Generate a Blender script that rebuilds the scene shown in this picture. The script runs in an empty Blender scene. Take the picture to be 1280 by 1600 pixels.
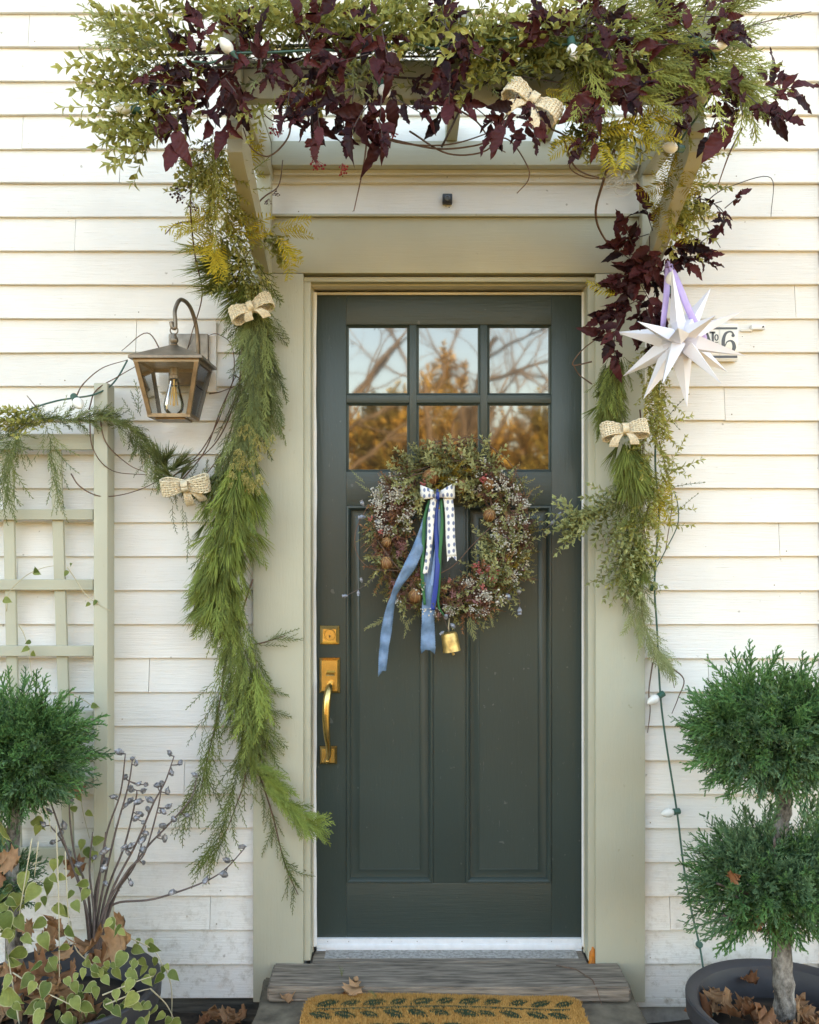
import bpy, bmesh, math, random
import numpy as np
from mathutils import Vector, Matrix, Euler
R = math.radians
sc = bpy.context.scene

# ------------------------------------------------------------------ camera, sky, sun, exposure
S0, D, HZ, CX, ZC = 495.0, 3.0, 835.0, 640.0, 1.545      # px per metre on the wall, camera distance, horizon row
cam_d = bpy.data.cameras.new('camera'); cam = bpy.data.objects.new('camera', cam_d)
sc.collection.objects.link(cam); sc.camera = cam
cam.location = (0, -D, ZC); cam.rotation_euler = (R(90), 0, 0)
cam_d.sensor_fit = 'HORIZONTAL'; cam_d.sensor_width = 36; cam_d.lens = 36 * S0 * D / 1280
cam_d.shift_y = (HZ - 800) / 1280; cam_d.clip_start = .05; cam_d.clip_end = 600

SUN_EL, SUN_AZ = 27.0, 12.0          # low sun behind the house, so the front stands in open shade
w = bpy.data.worlds.new('World'); sc.world = w; w.use_nodes = True
nt = w.node_tree; bg = nt.nodes['Background']
sky = nt.nodes.new('ShaderNodeTexSky'); sky.sky_type = 'NISHITA'; sky.sun_disc = False
sky.sun_elevation = R(SUN_EL); sky.sun_rotation = R(SUN_AZ); sky.air_density = 1.0; sky.dust_density = 2.0; sky.ozone_density = 1.0
nt.links.new(sky.outputs[0], bg.inputs[0]); bg.inputs[1].default_value = .15
sun_d = bpy.data.lights.new('sun', 'SUN'); sun_d.energy = 5.0; sun_d.angle = R(.6); sun_d.color = (1, .86, .68)
sun = bpy.data.objects.new('sun', sun_d); sc.collection.objects.link(sun)
sd = Vector((math.sin(R(SUN_AZ)) * math.cos(R(SUN_EL)), math.cos(R(SUN_AZ)) * math.cos(R(SUN_EL)), math.sin(R(SUN_EL))))
sun.rotation_euler = sd.to_track_quat('Z', 'Y').to_euler()
sun.location = (0, 0, 12)
vs = sc.view_settings; vs.view_transform = 'Standard'; vs.look = 'None'; vs.gamma = 1; vs.use_curve_mapping = False
vs.exposure = 3.02
vs.use_white_balance = True; vs.white_balance_temperature = 9100; vs.white_balance_tint = 10
sc.cycles.use_denoising = True
sc.cycles.max_bounces = 8; sc.cycles.diffuse_bounces = 4; sc.cycles.glossy_bounces = 3
sc.cycles.transmission_bounces = 6; sc.cycles.transparent_max_bounces = 10
sc.cycles.caustics_reflective = False; sc.cycles.caustics_refractive = False

# ------------------------------------------------------------------ helpers
COL = sc.collection
WL = {}                                             # world location of every root / part
def scl(y): return S0 * D / (D + y)
def P(px, py, y=0.0):
    s = scl(y); return Vector(((px - CX) / s, y, ZC + (HZ - py) / s))
def PX(px, y=0.0): return (px - CX) / scl(y)
def PZ(py, y=0.0): return ZC + (HZ - py) / scl(y)
def tag(o, label=None, cat=None, group=None, kind=None):
    if label: o['label'] = label
    if cat: o['category'] = cat
    if group: o['group'] = group
    if kind: o['kind'] = kind
    return o
def thing(name, loc, label, cat, group=None):
    o = bpy.data.objects.new(name, None); COL.objects.link(o); o.location = loc; o.empty_display_size = .05
    WL[o] = Vector(loc); return tag(o, label, cat, group)
def link(name, me, wloc, parent=None, rot=None, scale=None):
    o = bpy.data.objects.new(name, me); COL.objects.link(o)
    wloc = Vector(wloc)
    if parent is not None:
        o.parent = parent; o.location = wloc - WL[parent]
    else: o.location = wloc
    if rot is not None: o.rotation_euler = rot
    if scale is not None: o.scale = (scale,) * 3 if not hasattr(scale, '__len__') else scale
    WL[o] = wloc; return o

class MB:
    def __init__(s): s.v = []; s.f = []; s.m = []; s.mi = 0
    def add(s, vs, fs):
        b = len(s.v); s.v += [tuple(p) for p in vs]
        for f in fs: s.f.append([i + b for i in f]); s.m.append(s.mi)
        return s
    def box(s, x0, x1, y0, y1, z0, z1, bev=0.0):
        if bev <= 0:
            return s.add([(x0,y0,z0),(x1,y0,z0),(x1,y1,z0),(x0,y1,z0),(x0,y0,z1),(x1,y0,z1),(x1,y1,z1),(x0,y1,z1)],
                  [(0,3,2,1),(4,5,6,7),(0,1,5,4),(1,2,6,5),(2,3,7,6),(3,0,4,7)])
        bm = bmesh.new(); bmesh.ops.create_cube(bm, size=1)
        for v in bm.verts: v.co = Vector(((x0+x1)/2 + v.co.x*(x1-x0), (y0+y1)/2 + v.co.y*(y1-y0), (z0+z1)/2 + v.co.z*(z1-z0)))
        bmesh.ops.bevel(bm, geom=list(bm.edges), offset=bev, segments=2, affect='EDGES', profile=.6)
        bm.verts.index_update()
        s.add([v.co[:] for v in bm.verts], [[v.index for v in f.verts] for f in bm.faces]); bm.free(); return s
    def prism(s, pts, axis, a0, a1):
        """polygon pts (2D) extruded along axis 'x' (pts are y,z), 'y' (x,z) or 'z' (x,y)"""
        n = len(pts)
        mk = {'x': lambda p, a: (a, p[0], p[1]), 'y': lambda p, a: (p[0], a, p[1]), 'z': lambda p, a: (p[0], p[1], a)}[axis]
        vs = [mk(p, a0) for p in pts] + [mk(p, a1) for p in pts]
        return s.add(vs, [list(range(n))[::-1], list(range(n, 2*n))] + [(i, (i+1) % n, n + (i+1) % n, n + i) for i in range(n)])
    def tube(s, pts, rad, sides=6, cap=True):
        pts = [Vector(p) for p in pts]; n = len(pts)
        if not hasattr(rad, '__len__'): rad = [rad] * n
        b = len(s.v); up = None
        for i, p in enumerate(pts):
            t = (pts[min(i+1, n-1)] - pts[max(i-1, 0)])
            t = t.normalized() if t.length > 1e-9 else Vector((0,0,1))
            if up is None:
                up = t.cross(Vector((0,0,1)) if abs(t.z) < .9 else Vector((1,0,0))).normalized()
            else:
                up = (up - t * up.dot(t)); up = up.normalized() if up.length > 1e-6 else t.orthogonal().normalized()
            sd_ = t.cross(up)
            for k in range(sides):
                a = 2 * math.pi * k / sides
                s.v.append(tuple(p + (up * math.cos(a) + sd_ * math.sin(a)) * rad[i]))
        for i in range(n - 1):
            for k in range(sides):
                k2 = (k + 1) % sides
                s.f.append([b + i*sides + k, b + i*sides + k2, b + (i+1)*sides + k2, b + (i+1)*sides + k]); s.m.append(s.mi)
        if cap and sides > 2:
            s.f.append([b + k for k in range(sides)][::-1]); s.m.append(s.mi)
            s.f.append([b + (n-1)*sides + k for k in range(sides)]); s.m.append(s.mi)
        return s
    def lathe(s, prof, c=(0,0,0), seg=20, M=None):
        """prof: (r, h) along local Z"""
        b = len(s.v); M = M or Matrix.Identity(4); c = Vector(c)
        for r, h in prof:
            for k in range(seg):
                a = 2 * math.pi * k / seg
                s.v.append(tuple(M @ Vector((r*math.cos(a), r*math.sin(a), h)) + c))
        for i in range(len(prof) - 1):
            for k in range(seg):
                k2 = (k + 1) % seg
                s.f.append([b + i*seg + k, b + i*seg + k2, b + (i+1)*seg + k2, b + (i+1)*seg + k]); s.m.append(s.mi)
        s.f.append([b + k for k in range(seg)][::-1]); s.m.append(s.mi)
        s.f.append([b + (len(prof)-1)*seg + k for k in range(seg)]); s.m.append(s.mi)
        return s
    def rings(s, x0, x1, z0, z1, prof, capfirst=False, cap=True):
        """nested rectangles in the xz plane; prof: (inset, y)"""
        b = len(s.v)
        for ins, y in prof:
            s.v += [(x0+ins, y, z0+ins), (x1-ins, y, z0+ins), (x1-ins, y, z1-ins), (x0+ins, y, z1-ins)]
        for i in range(len(prof) - 1):
            for k in range(4):
                k2 = (k+1) % 4
                s.f.append([b+i*4+k, b+i*4+k2, b+(i+1)*4+k2, b+(i+1)*4+k]); s.m.append(s.mi)
        if cap:
            n = b + (len(prof)-1)*4; s.f.append([n, n+1, n+2, n+3]); s.m.append(s.mi)
        return s
    def mesh(s, name, mats, c=None, smooth=False):
        v = np.array(s.v, dtype=float)
        if c is None: c = (v.min(0) + v.max(0)) / 2
        me = bpy.data.meshes.new(name); me.from_pydata((v - np.array(c)).tolist(), [], s.f); me.update()
        for m_ in (mats if isinstance(mats, (list, tuple)) else [mats]): me.materials.append(m_)
        if isinstance(mats, (list, tuple)) and len(mats) > 1: me.polygons.foreach_set('material_index', s.m)
        if smooth == 'auto':
            me.polygons.foreach_set('use_smooth', [True] * len(me.polygons)); me.set_sharp_from_angle(angle=R(35))
        elif smooth: me.polygons.foreach_set('use_smooth', [True] * len(me.polygons))
        return me, Vector(c)
    def build(s, name, mats, parent=None, smooth=False):
        me, c = s.mesh(name, mats, None, smooth); return link(name, me, c, parent)

def curve_pts(pts, n=8):
    """Catmull-Rom through pts"""
    pts = [Vector(p) for p in pts]; out = []
    q = [pts[0]*2 - pts[1]] + pts + [pts[-1]*2 - pts[-2]]
    for i in range(1, len(q) - 2):
        a, b, c, d = q[i-1], q[i], q[i+1], q[i+2]
        for k in range(n):
            t = k / n
            out.append(.5 * ((2*b) + (c-a)*t + (2*a-5*b+4*c-d)*t*t + (3*b-a-3*c+d)*t**3))
    out.append(pts[-1]); return out
def pxc(pts, n=8): return curve_pts([P(*p) for p in pts], n)

# ------------------------------------------------------------------ materials
def nn(t, kind, **kw):
    n = t.nodes.new(kind)
    for k, v in kw.items(): setattr(n, k, v)
    return n
def ramp(t, fac, stops):
    r = nn(t, 'ShaderNodeValToRGB'); e = r.color_ramp.elements
    while len(e) < len(stops): e.new(.5)
    for el, (p, c) in zip(e, stops): el.position = p; el.color = (*c, 1) if len(c) == 3 else c
    t.links.new(fac, r.inputs[0]); return r.outputs[0]
def mixc(t, fac, a, b, mode='MIX'):
    m = nn(t, 'ShaderNodeMix', data_type='RGBA', blend_type=mode)
    for sock, val in ((m.inputs[0], fac), (m.inputs[6], a), (m.inputs[7], b)):
        if isinstance(val, (int, float)): sock.default_value = val
        elif isinstance(val, tuple): sock.default_value = (*val, 1)
        else: t.links.new(val, sock)
    return m.outputs[2]
def noise(t, scale, detail=4, rough=.55, vec=None, stretch=None):
    if vec is None: vec = nn(t, 'ShaderNodeNewGeometry').outputs['Position']
    if stretch:
        mp = nn(t, 'ShaderNodeMapping'); mp.inputs['Scale'].default_value = stretch; t.links.new(vec, mp.inputs[0]); vec = mp.outputs[0]
    n = nn(t, 'ShaderNodeTexNoise'); n.inputs['Scale'].default_value = scale; n.inputs['Detail'].default_value = detail
    n.inputs['Roughness'].default_value = rough; t.links.new(vec, n.inputs['Vector']); return n.outputs[0]
def bump(t, h, strength, dist=.002, nrm=None):
    b = nn(t, 'ShaderNodeBump'); b.inputs['Strength'].default_value = strength; b.inputs['Distance'].default_value = dist
    t.links.new(h, b.inputs['Height'])
    if nrm is not None: t.links.new(nrm, b.inputs['Normal'])
    return b.outputs[0]
def newmat(name, col=(.5,.5,.5), rough=.6, metal=0, spec=.5):
    m = bpy.data.materials.new(name); m.use_nodes = True; t = m.node_tree; b = t.nodes['Principled BSDF']
    b.inputs['Base Color'].default_value = (*col, 1); b.inputs['Roughness'].default_value = rough
    b.inputs['Metallic'].default_value = metal; b.inputs['Specular IOR Level'].default_value = spec
    return m, t, b
def simple(name, col, rough=.6, metal=0, var=.18, ns=14, bs=0, bsc=60, stretch=None, spec=.5):
    m, t, b = newmat(name, col, rough, metal, spec)
    n = noise(t, ns, 5, .6, stretch=stretch)
    lo = tuple(c * (1 - var) for c in col); hi = tuple(min(1, c * (1 + var)) for c in col)
    t.links.new(ramp(t, n, [(.3, lo), (.7, hi)]), b.inputs['Base Color'])
    if bs: t.links.new(bump(t, noise(t, bsc, 4, .6, stretch=stretch), bs), b.inputs['Normal'])
    return m
def foliage(name, stops, tip=None, tipf=.6, rough=.55, trans=.2, spec=.18):
    """colour from per-sprig 'rnd', lightened to the growing tips by 'tip'"""
    m, t, b = newmat(name, (.1,.1,.1), rough, 0, spec)
    a = nn(t, 'ShaderNodeAttribute', attribute_name='rnd'); c = ramp(t, a.outputs['Fac'], stops)
    if tip:
        a2 = nn(t, 'ShaderNodeAttribute', attribute_name='tip')
        mm = nn(t, 'ShaderNodeMath', operation='MULTIPLY'); mm.inputs[1].default_value = tipf; t.links.new(a2.outputs['Fac'], mm.inputs[0])
        c = mixc(t, mm.outputs[0], c, tip)
    n = noise(t, 90, 3); c = mixc(t, .35, c, ramp(t, n, [(.3, (.35,.35,.35)), (.7, (1,1,1))]), 'MULTIPLY')
    t.links.new(c, b.inputs['Base Color'])
    if trans:
        tr = nn(t, 'ShaderNodeBsdfTranslucent'); t.links.new(c, tr.inputs[0])
        mx = nn(t, 'ShaderNodeMixShader'); mx.inputs[0].default_value = trans
        t.links.new(b.outputs[0], mx.inputs[1]); t.links.new(tr.outputs[0], mx.inputs[2])
        t.links.new(mx.outputs[0], t.nodes['Material Output'].inputs[0])
    return m
def wood_paint(name, col, dirt=(.25,.2,.15), grain=.35, crack=.5, rough=.55, axis='x', low=False):
    m, t, b = newmat(name, col, rough, 0, .35)
    st = {'x': (1.0, 8, 14), 'z': (14, 8, 1.0)}[axis]
    obi = nn(t, 'ShaderNodeObjectInfo'); geo = nn(t, 'ShaderNodeNewGeometry')
    ad = nn(t, 'ShaderNodeVectorMath', operation='ADD')
    cmb = nn(t, 'ShaderNodeCombineXYZ'); t.links.new(obi.outputs['Random'], cmb.inputs[0]); t.links.new(obi.outputs['Random'], cmb.inputs[1])
    sc_ = nn(t, 'ShaderNodeVectorMath', operation='SCALE'); sc_.inputs['Scale'].default_value = 7; t.links.new(cmb.outputs[0], sc_.inputs[0])
    t.links.new(geo.outputs['Position'], ad.inputs[0]); t.links.new(sc_.outputs[0], ad.inputs[1]); vec = ad.outputs[0]
    g1 = noise(t, 9, 6, .65, vec, st); g2 = noise(t, 28, 6, .7, vec, (st[0]*.35, st[1], st[2]*1.0)); blot = noise(t, 3, 3, .5, vec)
    lo = tuple(c * .90 for c in col); hi = tuple(min(1, c * 1.05) for c in col)
    c = ramp(t, blot, [(.3, lo), (.7, hi)])
    ck = ramp(t, g2, [(.30, (1,1,1)), (.345, (0,0,0))])
    spot = noise(t, 42, 2, .4, vec); sp = ramp(t, spot, [(.215, (1,1,1)), (.245, (0,0,0))])
    f = nn(t, 'ShaderNodeMath', operation='MULTIPLY'); f.inputs[1].default_value = crack; t.links.new(ck, f.inputs[0])
    c = mixc(t, f.outputs[0], c, dirt)
    f2 = nn(t, 'ShaderNodeMath', operation='MULTIPLY'); f2.inputs[1].default_value = crack; t.links.new(sp, f2.inputs[0])
    c = mixc(t, f2.outputs[0], c, dirt)
    if low:                                         # splashed dirt on the lowest boards
        sx = nn(t, 'ShaderNodeSeparateXYZ'); t.links.new(geo.outputs['Position'], sx.inputs[0])
        mr = nn(t, 'ShaderNodeMapRange'); mr.inputs[1].default_value = .62; mr.inputs[2].default_value = .1; t.links.new(sx.outputs[2], mr.inputs[0])
        dn = noise(t, 30, 6, .75, vec); dr = ramp(t, dn, [(.50, (0,0,0)), (.72, (1,1,1))])
        mm = nn(t, 'ShaderNodeMath', operation='MULTIPLY'); t.links.new(mr.outputs[0], mm.inputs[0]); t.links.new(dr, mm.inputs[1])
        c = mixc(t, mm.outputs[0], c, (.42,.37,.30))
    t.links.new(c, b.inputs['Base Color'])
    n1 = bump(t, g1, grain, .004); t.links.new(bump(t, g2, grain * 1.1, .003, n1), b.inputs['Normal'])
    return m

M = {}
M['siding'] = wood_paint('white_painted_clapboard', (.80,.775,.73), crack=.55, grain=.5, low=True)
M['sage'] = wood_paint('sage_paint', (.46,.45,.35), (.28,.25,.17), .2, .4, .5, 'z')
M['sage_x'] = wood_paint('sage_paint_across', (.46,.45,.35), (.28,.25,.17), .2, .4, .5, 'x')
M['cream'] = wood_paint('cream_jamb_paint', (.60,.54,.42), (.3,.22,.15), .15, .3, .5, 'z')
M['white'] = simple('white_vinyl', (.80,.80,.80), .4, var=.05)
M['door'] = wood_paint('dark_green_door_paint', (.040,.056,.050), (.14,.15,.14), .2, .5, .30, 'z')
M['door_x'] = wood_paint('dark_green_door_paint_across', (.040,.056,.050), (.14,.15,.14), .2, .5, .30, 'x')
M['brass'] = simple('polished_brass', (.66,.47,.19), .24, 1.0, .2, 40)
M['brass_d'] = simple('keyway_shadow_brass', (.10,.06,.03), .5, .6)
M['bronze'] = simple('aged_bronze', (.20,.165,.13), .42, .75, .35, 25, .15, 90)
M['bronze_e'] = simple('rubbed_bronze_edge', (.24,.17,.10), .42, .75, .35, 25)
M['iron'] = simple('black_plastic', (.012,.012,.013), .35)
M['old_wood'] = simple('grey_weathered_timber', (.20,.165,.13), .85, 0, .65, 9, 1.0, 22, (1, 10, 14))
M['dark_wood'] = simple('dark_weathered_beam', (.085,.08,.068), .9, 0, .5, 9, .9, 20, (1, 8, 12))
M['stone'] = simple('grey_stone', (.15,.125,.09), .9, 0, .6, 12, .8, 35)
M['concrete'] = simple('grey_concrete', (.32,.31,.29), .9, 0, .25, 25, .5, 70)
M['alu'] = simple('white_aluminium', (.74,.77,.80), .35, .1, .06, 40)
M['alu_dirty'] = simple('pitted_aluminium', (.36,.35,.33), .6, .2, .45, 90)
M['foam'] = simple('orange_foam', (.52,.16,.015), .55, 0, .5, 30, .6, 60)
M['twig'] = simple('brown_vine', (.13,.075,.05), .7, 0, .35, 60)
M['twig_dark'] = simple('dark_vine', (.055,.038,.035), .7, 0, .35, 60)
M['twig_grey'] = simple('grey_brown_twig', (.115,.085,.075), .75, 0, .35, 60)
M['pale_stalk'] = simple('straw_stalk', (.50,.44,.30), .7)
M['rope'] = simple('cream_woven_rope', (.68,.58,.42), .75, 0, .25, 120, .5, 260)
M['rope_in'] = simple('tan_woven_core', (.34,.235,.13), .85, 0, .3, 120)
M['paper'] = simple('white_paper', (.78,.78,.86), .6, 0, .03, 10)
M['lav'] = simple('lavender_satin_ribbon', (.50,.40,.80), .4, 0, .12, 30)
M['cord'] = simple('green_cord', (.035,.10,.075), .5)
M['socket'] = simple('green_socket', (.02,.09,.065), .45)
M['bulb'] = simple('opal_white_bulb', (.80,.79,.75), .25, 0, .04, 20)
M['wire_white'] = simple('white_wire', (.72,.70,.64), .5)
M['pot'] = simple('charcoal_resin_pot', (.040,.040,.047), .5, 0, .2, 8, .1, 60)
M['soil'] = simple('dark_soil', (.045,.032,.022), .95, 0, .5, 30, 1, 50)
M['dry'] = foliage('dry_brown_leaf', [(0, (.34,.15,.065)), (.4, (.48,.25,.12)), (.75, (.58,.36,.20)), (1, (.25,.10,.05))], None, trans=.15, rough=.7)
M['core'] = simple('dark_inner_foliage', (.018,.022,.012), .9)
# ------------------------------------------------------------------ ground
PITCH = 52.75 / S0
def sidy(py):
    f = ((1555 - py) / 52.75) % 1.0
    return -.0212 + .0118 * f
def ground():
    m, t, b = newmat('autumn_lawn_and_soil', (.1,.08,.05), .95)
    n = noise(t, 1.3, 6, .6); n2 = noise(t, 40, 4, .6)
    c = ramp(t, n, [(.3, (.10,.085,.035)), (.55, (.16,.12,.05)), (.75, (.075,.08,.025))])
    t.links.new(mixc(t, .5, c, ramp(t, n2, [(.3, (.4,.4,.4)), (.7, (1,1,1))]), 'MULTIPLY'), b.inputs['Base Color'])
    t.links.new(bump(t, n2, .8, .02), b.inputs['Normal'])
    mb = MB(); N = 24; L = 180
    xs = [(-L + 2*L*i/N) for i in range(N+1)]
    for j in xs:
        for i in xs: mb.v.append((i, j, 0))
    for j in range(N):
        for i in range(N):
            a = j*(N+1)+i; mb.f.append([a, a+1, a+N+2, a+N+1]); mb.m.append(0)
    tag(mb.build('ground', m), kind='structure')
    rng = random.Random(5)                           # planting bed along the wall
    def bed(x0, x1, z, name):
        mb = MB(); nx, ny = 24, 12
        for j in range(ny+1):
            for i in range(nx+1):
                u, v = i/nx, j/ny
                e = min(1, 6*min(u, 1-u, v*1.0+.15 if v < .5 else (1-v)))
                mb.v.append((x0+(x1-x0)*u, .0-.95*v, .004 + z*max(0, e)*rng.uniform(.75, 1.15)))
        for j in range(ny):
            for i in range(nx):
                a = j*(nx+1)+i; mb.f.append([a, a+nx+1, a+nx+2, a+1]); mb.m.append(0)
        tag(mb.build(name, M['soil'], smooth=True), kind='structure')
    bed(-2.6, -.46, .055, 'soil_bed'); bed(.74, 2.6, .03, 'soil_bed')
ground()

# ------------------------------------------------------------------ house
house = thing('house', (0, 0, 0), 'white clapboard house front with sage trimmed dark green six pane door', 'house')
OX0, OX1 = PX(399), PX(1003)                          # outer edges of the casing
HEADZ = PZ(342)
core = MB()
WX0, WX1, WZ1 = -4.6, 1.62, 4.15
core.box(WX0, PX(478, .02), .004, .30, .12, WZ1); core.box(PX(924, .02), WX1, .004, .30, .12, WZ1)
core.box(PX(478, .02), PX(924, .02), .004, .30, PZ(448, .02), WZ1)
core.box(WX0, WX1, 3.8, 4.0, 0, WZ1); core.box(WX0, WX0+.2, .30, 3.8, 0, WZ1); core.box(WX1-.2, WX1, .30, 3.8, 0, WZ1)  # back and side walls, never in view, added to block the low sun
core.box(PX(470), PX(932), .14, .28, 0, PZ(440))
core.build('wall', M['siding'], house)
rf = MB(); rf.prism([(-.38, 4.1), (2.0, 4.75), (4.4, 4.1), (4.4, 4.0), (2.0, 4.62), (-.38, 4.0)], 'x', WX0-.3, WX1+.3)  # out of view; kept low so it shades the front but not the thicket
rf.build('unseen_roof', simple('grey_shingle', (.10,.10,.10), .9), house)
M['nail'] = simple('rusty_nail_head', (.30,.24,.18), .7)
def board(x0, x1, zb, seed):
    rng = random.Random(seed); n = max(2, int((x1-x0)/.12)); H = PITCH + .022
    mb = MB(); ph = rng.uniform(0, 9); dy = rng.uniform(-.0012, .0012)
    prof = [(-.0085, .0), (-.0205, .0005), (-.0215, .002), (-.0208, .006), (-.0060, H), (-.0015, H)]
    for i in range(n+1):
        x = x0 + (x1-x0)*i/n; wz = .0009*math.sin(x*3.1+ph) + rng.uniform(-.0004, .0004); wy = .0008*math.sin(x*2.3+ph*2) + dy
        for k, (y, z) in enumerate(prof): mb.v.append((x, y + wy*(1-z/H), zb + z + wz*(1-z/H)))
    m = len(prof)
    for i in range(n):
        for k in range(m-1): mb.f.append([i*m+k, (i+1)*m+k, (i+1)*m+k+1, i*m+k+1]); mb.m.append(0)
    mb.f.append(list(range(m))); mb.f.append([n*m+k for k in range(m)][::-1]); mb.m += [0, 0]
    x = x0 + .02
    while x < x1 - .01:
        if rng.random() < .8:
            z = .018 + rng.uniform(-.003, .003); yf = -.0208 + (z - .006)/(H - .006)*.0148
            mb.mi = 1 if rng.random() < .35 else 0
            mb.lathe([(.0024, -.0004), (.0022, .0008), (.0012, .0010)], (x, yf + dy*.8, zb + z), 6, Matrix.Rotation(R(90), 4, 'X'))
        x += rng.uniform(.30, .42)
    mb.build('clapboard', [M['siding'], M['nail']], house, 'auto')
LEFT, RIGHT = -3.2, PX(1277)
rng = random.Random(11)
jl = {28: 48, 25: 38, 12: 30, 19: 215, 6: 290, 9: 235, 15: 255, 22: 120, 2: 330, 24: 190, 27: 270}; jr = {26: 1228, 4: 1190, 9: 1105, 13: 1215, 17: 1130, 20: 1240, 2: 1045}
nrow = int((3.95 - PZ(1555)) / PITCH)
for k in range(nrow):
    zb = PZ(1555) + k*PITCH
    if zb + PITCH*.5 < HEADZ:
        xs = [LEFT, OX0 - .001]
        if jl.get(k): xs.insert(1, PX(jl[k]))
        else: xs.insert(1, rng.uniform(-2.8, -1.5))
        for a, b_ in zip(xs[:-1], xs[1:]): board(a + .0008, b_ - .0008, zb, k*7 + int(a*100))
        xs = [OX1 + .001, RIGHT]
        if jr.get(k): xs.insert(1, PX(jr[k]))
        for a, b_ in zip(xs[:-1], xs[1:]): board(a + .0008, b_ - .0008, zb, k*7 + 3 + int(a*100))
    else:
        xs = [LEFT, rng.uniform(-2.2, -1.4), rng.uniform(-.2, .3) if k % 3 == 0 and k > 25 else .0, RIGHT]
        if k % 3 or k <= 25: xs.pop(2)
        if jl.get(k): xs.insert(2, PX(jl[k]))
        if jr.get(k): xs.insert(-1, PX(jr[k]))
        xs.sort()
        for a, b_ in zip(xs[:-1], xs[1:]): board(a + .0008, b_ - .0008, zb, k*7 + int(a*100))
cb = MB(); cb.box(RIGHT + .007, WX1 + .012, -.030, .02, PZ(1555), 4.0, .003); cb.build('corner_board', M['siding'], house)
# foundation
mb = MB(); mb.box(LEFT, PX(420), -.004, .10, -.02, PZ(1556), .006); mb.build('foundation_beam', M['dark_wood'], house)
mb = MB(); mb.box(PX(985), WX1, -.008, .12, -.02, PZ(1569), .004); mb.build('foundation_wall', M['concrete'], house)
mb = MB(); mb.box(PX(988), RIGHT, -.022, .10, PZ(1568.5), PZ(1555.5), .002); mb.build('water_table', M['siding'], house)

# casing, jambs and stops around the door
ZSILL = ZC - 1.333
def cas(name, x0, x1, y0, y1, z0, z1, mat, bev=.002):
    return MB().box(x0, x1, y0, y1, z0, z1, bev).build(name, M[mat], house, 'auto')
CY = -.042
cas('door_casing', OX0, PX(474, CY), CY, .01, PZ(1556), PZ(433), 'sage')
cas('door_casing', PX(931, CY), OX1, CY, .01, PZ(1556), PZ(433), 'sage')
cas('door_casing', OX0, OX1, CY - .001, .01, PZ(432.3), PZ(347), 'sage_x')
cas('drip_cap', OX0 - .004, OX1 + .004, CY - .012, .01, PZ(346.6), PZ(342.5), 'sage_x', .0015)
for (a, b_, y, z1, mat) in ((474.4, 485.5, -.030, 440, 'sage'), (919, 930.6, -.030, 440, 'sage')):
    cas('jamb', PX(a, y), PX(b_, y), y, .10, ZSILL, PZ(z1, y), mat, .003)
cas('jamb', PX(474.4, -.03), PX(930.6, -.03), -.030, .10, PZ(440.3, -.03)+.0005, PZ(432.6, -.03), 'sage_x', .003)
DY = .058                                              # face of the door
cas('jamb', PX(485.5, -.03) + .0005, PX(489.6, DY-.012), DY - .028, .12, ZSILL, PZ(452, DY), 'cream', .002)
cas('jamb', PX(915, DY-.012), PX(919, -.03) - .0005, DY - .028, .12, ZSILL, PZ(452, DY), 'cream', .002)
cas('jamb', PX(485.5, -.03) + .001, PX(919, -.03) - .001, DY - .028, .12, PZ(452.3, DY) + .0004, PZ(440.6, -.03), 'cream', .002)
def weatherstrip(a, b_):
    mb = MB(); rr = random.Random(int(a)); n = 60; z0, z1 = ZSILL + .012, PZ(458, DY)
    x0, x1 = PX(a, DY-.006), PX(b_, DY-.006)
    for i in range(n+1):
        z = z0 + (z1-z0)*i/n; wv = .0011*math.sin(z*9+a) + .0006*math.sin(z*31)
        mb.v += [(x0, DY-.004, z), (x0, DY-.012, z), ((x0+x1)/2, DY-.0145, z), (x1 + wv, DY-.011, z), (x1 + wv, DY-.002, z)]
    for i in range(n):
        for k in range(4): q = i*5+k; mb.f.append([q, q+1, q+6, q+5]); mb.m.append(0)
    mb.build('weatherstrip', M['white'], house, 'auto')
weatherstrip(489, 494.6); weatherstrip(909, 915.6)
cas('weatherstrip', PX(489, DY-.006), PX(915.6, DY-.006), DY-.011, DY-.002, PZ(461, DY-.006), PZ(457.2, DY-.006), 'cream', .001)

# the door
dX = lambda p: PX(p, DY)
dZ = lambda p: PZ(p, DY)
door = MB()
gx = [541, 640, 651, 751, 762, 862]; gz = [507, 617, 629, 737]
def rail(x0, x1, p1, p0, y=DY, bev=.0012): door.box(dX(x0), dX(x1), y, DY+.045, dZ(p0), dZ(p1), bev)
rail(494.5, 541, 461, 1466); rail(862, 909, 461, 1466)                 # stiles
door.mi = 1
rail(541.1, 861.9, 461, 507); rail(541.1, 861.9, 737, 790); rail(541.1, 861.9, 1380, 1466)
door.mi = 0
rail(677, 728, 790.1, 1379.9)
rail(640, 651, 507.1, 736.9, DY + .004); rail(751, 762, 507.1, 736.9, DY + .004)
door.mi = 1
for a, b_ in ((541.1, 639.9), (651.1, 750.9), (762.1, 861.9)): rail(a, b_, 617, 629, DY + .004)
door = door.build('door', [M['door'], M['door_x']], house, 'auto')
gm, t, b = newmat('dark_window_glass', (.012,.013,.012), .032)
b.inputs['IOR'].default_value = 2.15
t.links.new(bump(t, noise(t, 5, 2, .4), .12, .004), b.inputs['Normal'])
M['pane'] = gm
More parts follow.
